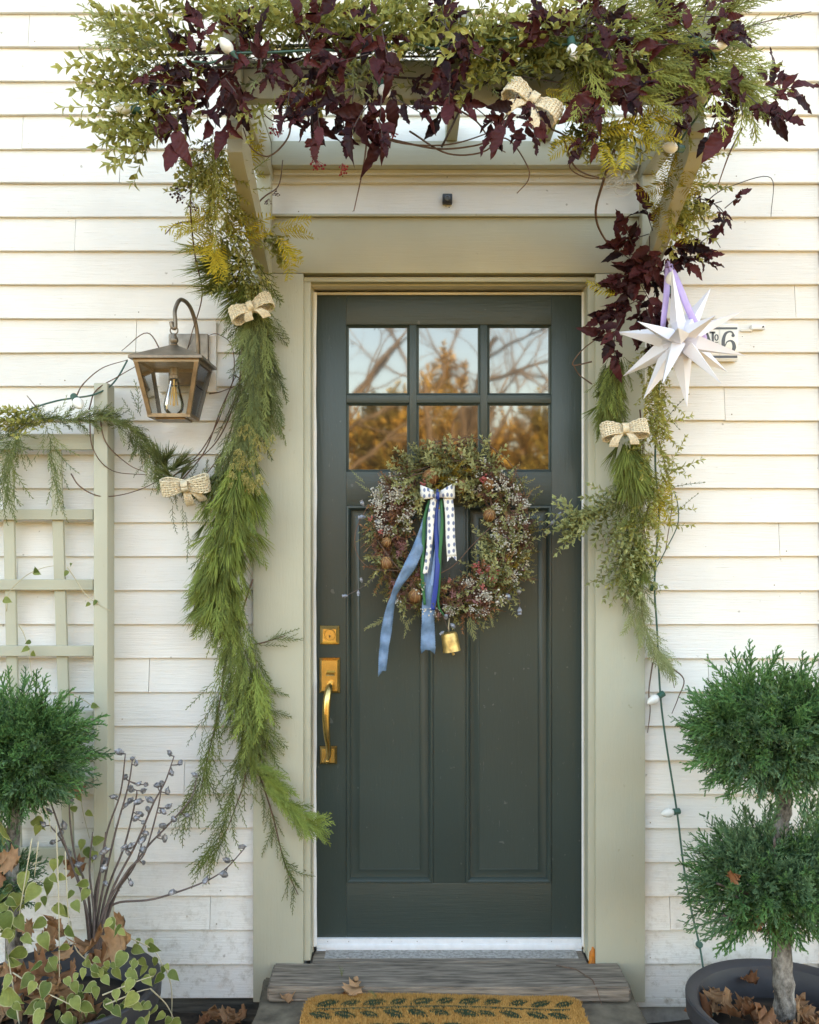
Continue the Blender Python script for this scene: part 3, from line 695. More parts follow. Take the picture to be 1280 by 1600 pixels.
# ------------------------------------------------------------------ foliage templates (stem along +Y, face towards +Z)
class TP:
    def __init__(s): s.v = []; s.t = []; s.c = []
    def tri(s, a, b, c, ca=0, cb=0, cc=0):
        n = len(s.v); s.v += [tuple(a), tuple(b), tuple(c)]; s.c += [ca, cb, cc]; s.t.append((n, n+1, n+2))
    def blade(s, p, q, w0, w1, n, c0=0, c1=1):
        d = (q - p); sd_ = d.cross(n); sd_ = sd_.normalized() if sd_.length > 1e-9 else Vector((1,0,0))
        k = len(s.v); s.v += [tuple(p - sd_*w0/2), tuple(p + sd_*w0/2), tuple(q + sd_*w1/2), tuple(q - sd_*w1/2)]
        s.c += [c0, c0, c1, c1]; s.t += [(k, k+1, k+2), (k, k+2, k+3)]
    def leaf(s, p, d, n, L, W, fold=.3, c=.5, curl=.1):
        d = d.normalized(); sd_ = d.cross(n).normalized(); n = sd_.cross(d)
        k = len(s.v)
        s.v += [tuple(p), tuple(p + d*L*.45 - sd_*W/2 + n*W*fold), tuple(p + d*L*.5 + n*0), tuple(p + d*L*.45 + sd_*W/2 + n*W*fold), tuple(p + d*L - n*L*curl),
                tuple(p + d*L*.78 - sd_*W*.26 + n*W*fold*.5 - n*L*curl*.5), tuple(p + d*L*.78 + sd_*W*.26 + n*W*fold*.5 - n*L*curl*.5)]
        s.c += [c*.6, c, c*.7, c, c, c, c]
        s.t += [(k, k+2, k+1), (k, k+3, k+2), (k+2, k+5, k+1), (k+2, k+3, k+6), (k+2, k+4, k+5), (k+2, k+6, k+4)]
    def done(s): return (np.array(s.v, dtype=np.float32), np.array(s.t, dtype=np.int32), np.array(s.c, dtype=np.float32))
V3 = Vector; ZN = V3((0, 0, 1))
def rotz(v, a): c, s_ = math.cos(a), math.sin(a); return V3((v.x*c - v.y*s_, v.x*s_ + v.y*c, v.z))
def axis_fn(rng, L, bend):
    ph = rng.uniform(-1, 1)*bend; pz = rng.uniform(-1, 1)*bend*.6
    return lambda t: V3((ph*L*t*t, L*t, pz*L*t*t))
def cedar(seed, L=.16, nb=13, w=.0031, ang=34, ln=.42, subs=4, flat=.25, bend=.25):
    """flat fan of scale-leaved twigs: cypress and cedar"""
    rng = random.Random(seed); tp = TP(); ax = axis_fn(rng, L, bend)
    for i in range(5): tp.blade(ax(i/5), ax((i+1)/5), w*1.1, w*.9, ZN, .1, .3)
    for i in range(nb):
        t = .1 + .88*(i + rng.random()*.6)/nb; p = ax(t); sgn = 1 if i % 2 else -1
        d = rotz((ax(min(1, t+.05)) - ax(t-.05)).normalized(), sgn*R(ang + rng.uniform(-10, 8))); d.z = rng.uniform(-1, 1)*flat
        l = L*ln*(1.02 - .75*t)*rng.uniform(.75, 1.1); q = p + d*l; m_ = p + d*l*.55 + V3((0, l*.04, 0)); q += V3((0, l*.10, 0))
        tp.blade(p, m_, w, w*.95, ZN, .2, .5); tp.blade(m_, q, w*.95, w*.35, ZN, .5, 1)
        for j in range(subs):
            u = .18 + .75*(j + rng.random()*.5)/subs; sp = p.lerp(q, u); s2 = 1 if j % 2 else -1
            d2 = rotz(d, s2*R(rng.uniform(25, 42))); d2.z += rng.uniform(-1, 1)*flat
            e_ = sp + d2*l*.36*(1.1-u*.6); tp.blade(sp, e_, w*.9, w*.3, ZN, .4, 1)
    return tp.done()
def juniper(seed, L=.112, nb=17, w=.0031):
    """plumy juniper shoot, branchlets all round"""
    rng = random.Random(seed); tp = TP(); ax = axis_fn(rng, L, .3)
    for i in range(4): tp.blade(ax(i/4), ax((i+1)/4), w*1.3, w*.8, ZN, 0, .4)
    for i in range(nb):
        t = .12 + .86*(i + rng.random()*.5)/nb; p = ax(t); a = i*2.4 + rng.random()
        d = V3((math.cos(a)*.72, .85, math.sin(a)*.72)).normalized(); l = L*.36*(1.05 - .7*t)*rng.uniform(.7, 1.15); q = p + d*l
        n_ = V3((rng.uniform(-1,1), rng.uniform(-1,1), rng.uniform(.2,1)))
        tp.blade(p, q, w*1.2, w*.5, n_, .2, .9)
        for j in range(5):
            u = .15 + .8*j/5; sp = p.lerp(q, u); b_ = a + j*2.2
            d2 = (d + V3((math.cos(b_), .25, math.sin(b_)))*.75).normalized(); tp.blade(sp, sp + d2*l*.34, w, w*.3, n_, .4, 1)
    return tp.done()
def pine(seed, L=.085, n=22, w=.0026, spread=.45):
    rng = random.Random(seed); tp = TP()
    tp.blade(V3((0,0,0)), V3((0, L*.45, 0)), .003, .002, ZN, 0, .2)
    for i in range(n):
        p = V3((0, L*.45*rng.random(), 0)); a = rng.uniform(0, 6.28); s_ = spread*rng.uniform(.15, 1)
        d = V3((math.cos(a)*s_, 1, math.sin(a)*s_*.8)).normalized(); l = L*rng.uniform(.6, 1)
        m_ = p + d*l*.55; q = p + d*l + V3((0, l*.06, 0)) + V3((rng.uniform(-1,1), 0, rng.uniform(-1,1)))*l*.05
        n_ = V3((rng.uniform(-1,1), 0, rng.uniform(.3,1)))
        tp.blade(p, m_, w, w*1.1, n_, .2, .6); tp.blade(m_, q, w*1.1, w*.25, n_, .6, 1)
    return tp.done()
def boxwood(seed, L=.15, pairs=11, ll=.021, lw=.010, stem=.0018):
    rng = random.Random(seed); tp = TP(); ax = axis_fn(rng, L, .35)
    for i in range(5): tp.blade(ax(i/5), ax((i+1)/5), stem, stem*.8, ZN, 0, 0); tp.blade(ax(i/5), ax((i+1)/5), stem, stem*.8, V3((1,0,0)), 0, 0)
    for i in range(pairs):
        t = .08 + .9*i/(pairs-1); p = ax(t); a0 = (i % 2)*1.57 + rng.uniform(-.3, .3)
        for k in (0, 1):
            a = a0 + k*math.pi; out = V3((math.cos(a), 0, math.sin(a))); d = out*rng.uniform(.55, .9) + V3((0, rng.uniform(.55, .9), 0))
            n_ = V3((0, 1, 0)) - out*.5; tp.leaf(p, d, n_, ll*rng.uniform(.75, 1.15)*(1.05-.3*t), lw*rng.uniform(.85, 1.15), .22, .25 + .75*t*rng.uniform(.6, 1), .12)
    tp.leaf(ax(1), V3((.1, 1, .1)), ZN, ll*.7, lw*.6, .3, 1)
    return tp.done()
def fern(seed, L=.13, n=11, w=.0048):
    rng = random.Random(seed); tp = TP(); ax = axis_fn(rng, L, .35)
    for i in range(5): tp.blade(ax(i/5), ax((i+1)/5), .0016, .001, ZN, 0, 0)
    for i in range(n):
        t = .08 + .9*i/n; p = ax(t)
        for sgn in (-1, 1):
            d = rotz(V3((0, 1, 0)), sgn*R(58 + rng.uniform(-8, 8))); d.z = rng.uniform(-.2, .2); l = L*.27*math.sin(math.pi*(.15 + .82*t))*rng.uniform(.8, 1.1) + .006
            tp.leaf(p, d, ZN, l, w, .2, rng.uniform(.3, 1), .1)
    return tp.done()
def puff(seed, r=.02, n=40, w=.0012):
    """wiry flower head"""
    rng = random.Random(seed); tp = TP()
    for i in range(n):
        d = V3((rng.gauss(0, 1), abs(rng.gauss(0, 1)) + .2, rng.gauss(0, 1))).normalized(); q = d*r*rng.uniform(.6, 1.1)
        tp.blade(q*.1, q, w*.6, w, V3((rng.uniform(-1,1), rng.uniform(-1,1), rng.uniform(-1,1))), .1, .6)
        for k in range(2): tp.blade(q*.8, q + V3((rng.uniform(-1,1), rng.uniform(-1,1), rng.uniform(-1,1)))*r*.25, w, w*1.6, V3((rng.uniform(-1,1), rng.uniform(-1,1), 1)), .6, 1)
    return tp.done()
def octa(tpv, p, r, c=.5, sq=1.0):
    k = len(tpv.v)
    ph = (1 + 5**.5)/2
    for q in ((-1,ph,0),(1,ph,0),(-1,-ph,0),(1,-ph,0),(0,-1,ph),(0,1,ph),(0,-1,-ph),(0,1,-ph),(ph,0,-1),(ph,0,1),(-ph,0,-1),(-ph,0,1)):
        tpv.v.append(tuple(p + V3(q)*r/1.9)); tpv.c.append(c)
    for f in ((0,11,5),(0,5,1),(0,1,7),(0,7,10),(0,10,11),(1,5,9),(5,11,4),(11,10,2),(10,7,6),(7,1,8),(3,9,4),(3,4,2),(3,2,6),(3,6,8),(3,8,9),(4,9,5),(2,4,11),(6,2,10),(8,6,7),(9,8,1)):
        tpv.t.append(tuple(k + i for i in f))
def berry_head(seed, R0=.03, n=16, br=.0032, stalk=.0009):
    rng = random.Random(seed); tp = TP()
    for i in range(n):
        d = V3((rng.gauss(0, .6), 1 + rng.random()*.5, rng.gauss(0, .6))).normalized(); q = d*R0*rng.uniform(.55, 1.1)
        tp.blade(V3((0,0,0)), q, stalk, stalk, V3((rng.uniform(-1,1), 0, 1)), 0, 0); octa(tp, q, br*rng.uniform(.7, 1.2), rng.uniform(.5, 1))
    return tp.done()
OUT_DARK = [(0,0),(.06,.04),(.20,.08),(.34,.22),(.30,.24),(.36,.36),(.20,.30),(.12,.34),(.19,.48),(.15,.50),(.18,.62),(.12,.66),(.11,.78),(.05,.86),(0,1.0)]
OUT_OVAL = [(0,0),(.09,.06),(.16,.15),(.20,.27),(.24,.34),(.20,.42),(.21,.54),(.16,.60),(.15,.72),(.09,.79),(.06,.88),(0,1.0)]
OUT_HEART = [(0,.04),(.15,-.05),(.32,.02),(.41,.18),(.41,.36),(.33,.57),(.19,.79),(.06,.95),(0,1.10)]
OUT_MAPLE = [(0,0),(.10,.03),(.34,-.04),(.28,.10),(.55,.20),(.44,.30),(.60,.48),(.34,.46),(.24,.52),(.32,.72),(.18,.70),(.12,.86),(0,1.0)]
def flat_leaf(name, outl, seed, mat, fold=.25, curl=.25, wav=.03, inner=.78):
    """one leaf as a small mesh: spine, inner ring, rim; unit length"""
    rng = random.Random(seed); v = []; f = []; edge = []
    a1, a2, tw = rng.uniform(.6, 1.3)*curl, rng.uniform(-1, 1)*wav, rng.uniform(-.5, .5)
    def z(x, y, k): return abs(x)*fold*rng.uniform(.7, 1.2) - a1*y*y + a2*math.sin(y*9 + k) + tw*x*y + (rng.uniform(-wav, wav) if k else 0)
    n = len(outl); ids = {}
    for i, (x, y) in enumerate(outl): ids['s', i] = len(v); v.append((0, y, -a1*y*y)); edge.append(0.0)
    for sgn in (-1, 1):
        for i in range(1, n-1):
            x, y = outl[i]
            ids[sgn, 'i', i] = len(v); v.append((sgn*x*inner, .5 + (y-.5)*.93, z(x*inner, y, 0))); edge.append(0.0)
            ids[sgn, 'o', i] = len(v); v.append((sgn*x, y, z(x, y, i))); edge.append(1.0)
        for i in range(0, n-1):
            s0, s1 = ids['s', i], ids['s', i+1]
            i0, i1 = ids.get((sgn, 'i', i), s0), ids.get((sgn, 'i', i+1), s1); o0, o1 = ids.get((sgn, 'o', i), s0), ids.get((sgn, 'o', i+1), s1)
            for poly in ((s0, i0, i1, s1), (i0, o0, o1, i1)):
                q = list(dict.fromkeys(poly))
                if len(q) > 2: f.append(q if sgn > 0 else q[::-1])
    me = bpy.data.meshes.new(name); me.from_pydata(v, [], f); me.materials.append(mat)
    for nm, val in (('rnd', [rng.random()]*len(v)), ('tip', edge)):
        me.attributes.new(nm, 'FLOAT', 'POINT').data.foreach_set('value', val)
    me.polygons.foreach_set('use_smooth', [True]*len(me.polygons))
    return me

def frame(p, d, n, s=1.0, roll=0.0):
    d = V3(d).normalized(); n = V3(n); x = d.cross(n)
    if x.length < 1e-5: x = d.orthogonal()
    x.normalize(); z = x.cross(d)
    if roll: x, z = x*math.cos(roll) + z*math.sin(roll), z*math.cos(roll) - x*math.sin(roll)
    return Matrix(((x.x*s, d.x*s, z.x*s, p.x), (x.y*s, d.y*s, z.y*s, p.y), (x.z*s, d.z*s, z.z*s, p.z), (0, 0, 0, 1)))
def scatter(name, mat, items, parent=None, kind='stuff', label=None):
    """items: (template, matrix, rnd) joined into one mesh"""
    Vs, Ts, Rn, Tc = [], [], [], []; off = 0
    for (tv, tt, tc), mx_, rn in items:
        m = np.array(mx_, dtype=np.float32); Vs.append(tv @ m[:3, :3].T + m[:3, 3]); Ts.append(tt + off); off += len(tv)
        Rn.append(np.full(len(tv), rn, np.float32)); Tc.append(tc)
    V = np.concatenate(Vs); T = np.concatenate(Ts); c = (V.min(0) + V.max(0))/2; V = V - c
    me = bpy.data.meshes.new(name); me.vertices.add(len(V)); me.vertices.foreach_set('co', V.astype(np.float32).ravel())
    me.loops.add(T.size); me.loops.foreach_set('vertex_index', T.ravel().astype(np.int32))
    me.polygons.add(len(T)); me.polygons.foreach_set('loop_start', np.arange(0, T.size, 3, dtype=np.int32))
    me.update(calc_edges=True); me.materials.append(mat)
    for nm, arr in (('rnd', np.concatenate(Rn)), ('tip', np.concatenate(Tc))):
        me.attributes.new(nm, 'FLOAT', 'POINT').data.foreach_set('value', arr.astype(np.float32))
    o = link(name, me, V3(c), parent)
    return tag(o, label, kind=kind)

CEDAR = [cedar(i) for i in range(6)]
CEDAR_L = [cedar(20+i, .19, 17, .0029, 26, .34, 4, .35, .2) for i in range(5)]          # long hanging sprays
SPARSE = [cedar(40+i, .15, 12, .0026, 38, .22, 2, .5, .35) for i in range(4)]           # thin see-through sprays
JUN = [juniper(60+i) for i in range(6)]
PINE = [pine(70+i) for i in range(5)]
BOX = [boxwood(80+i, .145, 8, .033, .0140) for i in range(6)]
BOXS = [boxwood(90+i, .11, 7, .029, .0125) for i in range(4)]
FERN = [fern(100+i) for i in range(4)]
BERRY = [berry_head(110+i) for i in range(4)]
M['cedar'] = foliage('green_cedar', [(0, (.015,.030,.009)), (.4, (.065,.105,.024)), (1, (.21,.28,.06))], (.40,.44,.12), .5)
M['cedar_blue'] = foliage('blue_green_cypress', [(0, (.016,.028,.012)), (.4, (.070,.10,.036)), (1, (.22,.27,.09))], (.36,.40,.15), .5)
M['cedar_y'] = foliage('yellow_green_cypress', [(0, (.035,.050,.014)), (.4, (.13,.16,.04)), (1, (.33,.36,.085))], (.48,.48,.13), .5)
M['pine'] = foliage('bright_pine', [(0, (.014,.032,.008)), (.4, (.065,.115,.024)), (1, (.24,.32,.065))], (.38,.43,.11), .5)
M['box'] = foliage('yellow_green_boxwood', [(0, (.07,.085,.02)), (.5, (.28,.30,.075)), (1, (.48,.47,.14))], (.62,.59,.22), .5, rough=.4)
M['box_d'] = foliage('grey_green_boxwood', [(0, (.045,.062,.022)), (.5, (.19,.22,.085)), (1, (.38,.41,.18))], (.50,.52,.25), .5, rough=.4)
M['fern'] = foliage('yellow_fern', [(0, (.20,.17,.02)), (.5, (.44,.36,.035)), (1, (.60,.49,.06))], (.66,.54,.08), .4)
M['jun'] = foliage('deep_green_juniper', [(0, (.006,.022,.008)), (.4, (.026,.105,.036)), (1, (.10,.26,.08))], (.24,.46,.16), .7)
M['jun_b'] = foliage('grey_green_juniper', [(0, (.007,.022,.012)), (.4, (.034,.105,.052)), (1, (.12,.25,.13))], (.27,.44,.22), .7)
M['berry_d'] = foliage('dark_berries', [(0, (.05,.015,.02)), (1, (.10,.03,.035))], None, trans=0, rough=.3)
M['berry_r'] = foliage('red_berries', [(0, (.26,.02,.03)), (1, (.40,.06,.07))], None, trans=0, rough=.3)
def leafmat(name, a, b_, tipc, tf=.3):
    m = foliage(name, [(0, a), (1, b_)], tipc, tf, rough=.45, trans=.3)
    t = m.node_tree; b = t.nodes['Principled BSDF']; obi = nn(t, 'ShaderNodeObjectInfo')
    for l in list(t.links):
        if l.to_node.type == 'VALTORGB' and l.from_node.type == 'ATTRIBUTE': t.links.new(obi.outputs['Random'], l.to_socket)
    tc = nn(t, 'ShaderNodeTexCoord'); wv = nn(t, 'ShaderNodeTexWave'); wv.inputs['Scale'].default_value = 2.4; wv.inputs['Distortion'].default_value = 4
    mp = nn(t, 'ShaderNodeMapping'); mp.inputs['Rotation'].default_value = (0, 0, R(60)); t.links.new(tc.outputs['Object'], mp.inputs[0]); t.links.new(mp.outputs[0], wv.inputs[0])
    t.links.new(bump(t, wv.outputs['Fac'], .12, .025), b.inputs['Normal'])
    return m
M['maroon'] = leafmat('maroon_leaf', (.014,.005,.008), (.125,.030,.034), (.17,.06,.055), .35)
M['vinca'] = leafmat('variegated_leaf', (.11,.16,.04), (.34,.38,.11), (.70,.66,.36), .85)
M['dryl'] = leafmat('dry_oak_leaf', (.26,.10,.045), (.56,.33,.18), (.50,.30,.17), .3)
MAR = [flat_leaf('maroon_leaf', OUT_DARK, 200+i, M['maroon'], random.Random(i).uniform(.25, .75), random.Random(i+50).uniform(-.2, .7), .08) for i in range(7)] + [flat_leaf('maroon_leaf', OUT_OVAL, 210+i, M['maroon'], random.Random(i+70).uniform(.25, .8), random.Random(i+90).uniform(-.2, .8), .06) for i in range(6)]
VIN = [flat_leaf('variegated_leaf', OUT_HEART, 220+i, M['vinca'], .26, .3, .025, .84) for i in range(5)]
DRY = [flat_leaf('dry_leaf', OUT_MAPLE, 230+i, M['dryl'], random.Random(i).uniform(.2, .9), random.Random(i+9).uniform(-.8, .9), .10) for i in range(6)]

class Bunch:
    """collects sprigs of one plant and builds them as one part"""
    def __init__(s, seed): s.items = []; s.rng = random.Random(seed)
    def sprig(s, tps, p, d, sz=1.0, n=None, spread=.2, rn=None):
        r = s.rng; d = V3(d).normalized(); d = d + V3((r.gauss(0, spread), r.gauss(0, spread*.7), r.gauss(0, spread)))
        n = V3(n) if n is not None else V3((r.uniform(-.6, .6), -1, r.uniform(-.3, .7)))
        s.items.append((r.choice(tps), frame(V3(p), d, n, sz*r.uniform(.8, 1.2), r.uniform(-.5, .5)), r.random() if rn is None else min(1, max(0, rn + r.gauss(0, .15)))))
    def along(s, tps, path, count, sz=1.0, d=None, lean=.5, spread=.25, rn=None, dep=.03):
        """path: (px, py, y, halfwidth px); sprigs hang along it, leaning outwards"""
        r = s.rng
        for i in range(count):
            u = (i + r.random())/count*(len(path)-1); k = min(int(u), len(path)-2); f = u - k
            a = [path[k][j]*(1-f) + path[k+1][j]*f for j in range(4)]
            o = max(-1, min(1, r.gauss(0, .45))); lift = math.sqrt(max(0, 1-o*o))
            y = a[2] - dep*lift*r.uniform(.0, 1.0)
            p = P(a[0] + o*a[3], a[1], y); t = P(path[k+1][0], path[k+1][1], path[k+1][2]) - P(path[k][0], path[k][1], path[k][2])
            dd = V3(d) if d is not None else t.normalized()
            side = V3((1, 0, 0)) if abs(dd.z) > abs(dd.x) else V3((0, 0, 1))
            if side.x == 0: o2 = -o
            else: o2 = o
            s.sprig(tps, p, dd + side*o2*lean + V3((0, -.25*lift*lean, 0)), sz, V3((o2*.7 if side.x else 0, -1, .25)), spread, rn)
    def area(s, tps, pts, count, jit, d, sz=1.0, y=-.6, dy=.06, spread=.25, rn=None):
        r = s.rng
        for i in range(count):
            q = r.choice(pts); s.sprig(tps, P(q[0] + r.gauss(0, jit[0]), q[1] + r.gauss(0, jit[1]), y + r.uniform(-dy, dy)), d, sz, None, spread, rn)
    def build(s, name, mat, parent, label=None): return scatter(name, mat, s.items, parent, 'stuff', label)
def vine(parent, paths, mat, rad, name='vine', n=7):
    for pth in paths:
        pts = pxc(pth, n); rr_ = [rad*(1 - .55*i/len(pts)) for i in range(len(pts))]
        MB().tube(pts, rr_, 5).build(name, M[mat], parent, True)
_tp = {}
def mesh_tp(me):
    if me not in _tp:
        me.calc_loop_triangles(); v = np.array([p.co for p in me.vertices], np.float32); t_ = np.array([l.vertices for l in me.loop_triangles], np.int32)
        _tp[me] = (v, t_, np.array([d.value for d in me.attributes['tip'].data], np.float32))
    return _tp[me]
def leaf_cluster(parent, px, py, y, n, ang, size, rng, fan=1.0, meshes=None, name='leaf', stem=True, mass=None):
    """leaves on a short stalk; ang = direction of the stalk on the wall, degrees (0 right, 90 up)"""
    meshes = meshes or MAR; p0 = P(px, py, y); a = R(ang); d = V3((math.cos(a), rng.uniform(-.35, .1), math.sin(a))).normalized()
    if stem: MB().tube([p0 - d*.03, p0, p0 + d*size*.9], [.0016, .0014, .001], 5).build('leaf_stalk', M['twig_dark'], parent)
    for i in range(n):
        u = i/max(1, n-1); sgn = 1 if i % 2 else -1
        b_ = a + sgn*fan*(1-u*.9)*rng.uniform(.6, 1.25); dd = V3((math.cos(b_), rng.uniform(-.6, .2), math.sin(b_)))
        s_ = size*rng.uniform(.7, 1.15)*(1 + .25*u)
        nn_ = V3((rng.gauss(0, .55), -1, rng.gauss(.25, .5)))
        m_ = frame(p0 + d*size*.8*u, dd, nn_, s_, rng.uniform(-.6, .6))
        me = rng.choice(meshes)
        if mass is not None: mass.append((mesh_tp(me), m_, rng.random())); continue
        o = bpy.data.objects.new(name, me); COL.objects.link(o); o.parent = parent
        o.matrix_local = Matrix.Translation(-WL[parent]) @ m_
# ------------------------------------------------------------------ garland on the pergola
GY = -.66
gt = thing('top_garland', P(690, 120, GY), 'thick boxwood and maroon leaf garland covering the pergola front', 'garland')
b = Bunch(1)                                            # boxwood reaching left
for i in range(60):
    r = b.rng; o = r.uniform(-1, 1); x = r.uniform(215, 330); y = 130 + o*75 - (x-270)*.25
    b.sprig(BOX, P(x, y, GY - r.uniform(-.06, .08)), (-1, -.15, -o*.35 + .05), 1.0, None, .28, .55)
for (x, y, dx, dz) in ((215, 95, -1, .05), (225, 110, -1, -.1), (240, 150, -1, -.15), (230, 130, -1, -.05), (270, 170, -.8, -.6), (255, 185, -.8, -.8), (250, 175, -.9, -.5), (225, 45, -1, .1), (300, 50, -1, .45), (270, 35, -.9, .6), (290, 20, -.8, .7), (330, 25, -.7, .9), (240, 190, -.5, -.9), (210, 155, -1, -.2)):
    b.sprig(BOX, P(x, y, GY - .03), (dx, -.1, dz), 1.05, None, .12, .7); b.sprig(BOX, P(x + 8, y + 6, GY - .01), (dx, -.1, dz), .9, None, .2, .45)
for i in range(240):                                    # along the middle
    r = b.rng; x = r.uniform(310, 900); top = np.interp(x, [310, 400, 560, 680, 760, 860], [30, 18, 22, 55, 62, 72]); y = top + abs(r.gauss(0, 1))*28 - 6
    b.sprig(BOX, P(x, y, GY - r.uniform(-.09, .09)), (.85 if r.random() < .75 else -.7, -.25, .25 + r.uniform(-.5, .4)), .95, None, .3, .6 if y < 75 else .3)
for (x, y) in ((420, 160), (410, 175), (560, 120), (505, 110), (700, 115), (720, 125), (760, 80), (800, 20), (780, 15), (830, 35)):
    b.sprig(BOX, P(x, y, GY - .05), (.8, -.2, .3), .8, None, .3, .8); b.sprig(BOX, P(x, y, GY - .05), (-.3, -.3, -.6), .7, None, .4, .7)
b.build('boxwood', M['box'], gt)
b = Bunch(2)
for i in range(75):
    r = b.rng; x = r.uniform(280, 900); y = np.interp(x, [280, 900], [110, 90]) + r.gauss(0, 22)
    b.sprig(BOXS + SPARSE, P(x, y, GY + r.uniform(-.02, .09)), (r.uniform(-1, 1), -.2, r.uniform(-.5, .5)), 1.0, None, .35, .15)
for (x, y) in ((500, 90), (515, 95), (210, 60), (195, 50), (230, 60), (245, 72), (560, 60)):
    for k in range(4): b.sprig(SPARSE, P(x + k*6, y, GY - .05), (-1 if x < 300 else .3, -.1, .3 if x < 300 else -.8), .9, None, .25, .7)
b.build('inner_greenery', M['box_d'], gt)
b = Bunch(3)                                            # cypress on the right end
for i in range(190):
    r = b.rng; x = r.uniform(880, 1120); y = 72 + r.gauss(0, 30)
    dx = np.interp(x, [880, 1000, 1150], [.3, .8, 1.0]); b.sprig(CEDAR + CEDAR_L, P(x, y, GY - r.uniform(-.08, .09)), (dx, -.25, -.25 + (60-y)*.012), .78, None, .28)
for (x, y, dx, dz) in ((1110, 110, 1, -.2), (1130, 115, 1, -.5), (1140, 110, .9, -.9), (1150, 100, .8, -1.1), (1160, 105, .5, -1.2), (1165, 115, .25, -1.2), (1120, 95, 1, .0), (1090, 120, 1, -.2), (1010, 20, -.2, 1), (1030, 15, .4, .8), (1000, 25, .2, -1), (960, 20, .6, .7), (985, 120, .9, -.35), (960, 125, .9, -.4), (1010, 110, .9, -.3), (1040, 120, .9, -.2)):
    for k in range(3): b.sprig(CEDAR_L, P(x + k*4 - 14, y + k*3, GY - .06), (dx, -.15, dz), .8, None, .12, .8)
b.build('cypress', M['cedar_y'], gt)
b = Bunch(4)
for (x, y, dx, dz, sz) in ((1110, 60, 1, .28, 1.1), (1165, 44, 1, .3, .6), (1205, 30, 1, .15, .5), (1180, 38, 1, .05, .4), (1150, 50, .9, .5, .4), (1090, 70, 1, .05, 1), (1130, 45, 1, .0, .7)): b.sprig(SPARSE, P(x, y, GY-.03), (dx, 0, dz), sz, (0, -1, 0), .05, .8)
b.build('thin_juniper', M['cedar_blue'], gt)
vine(gt, [[(1085, 75, GY-.03), (1130, 58, GY-.03), (1180, 38, GY-.03), (1240, 24, GY-.03), (1268, 18, GY-.03)]], 'twig_grey', .0022)
b = Bunch(5)
for (x, y, dx, dz) in ((462, 130, .1, -1), (455, 135, -.5, -.9), (470, 132, .5, -.9), (850, 140, .8, -.4), (870, 150, .8, -.6), (885, 155, .6, -.6), (905, 175, .9, .1), (930, 205, .8, .2), (960, 195, .7, -.2), (990, 195, .6, .3), (905, 215, -.6, -.3), (940, 220, .2, -1), (975, 215, .3, -1), (1000, 205, .8, -.1), (918, 190, .2, -.9)):
    for k in range(2): b.sprig(FERN, P(x + 6*k, y + 4*k, GY-.04), (dx, -.1, dz), .68, (0, -1, .2), .3, .35)
b.build('yellow_fern', M['fern'], gt)
b = Bunch(6)
for (x, y) in ((890, 180), (920, 185), (950, 190), (985, 190), (1000, 180), (930, 225), (905, 200), (965, 210)):
    for k in range(5): b.sprig(BOXS, P(x, y, GY + .02), (b.rng.uniform(-1, 1), -.2, -.6), .8, None, .4, .4)
b.build('boxwood', M['box'], gt)
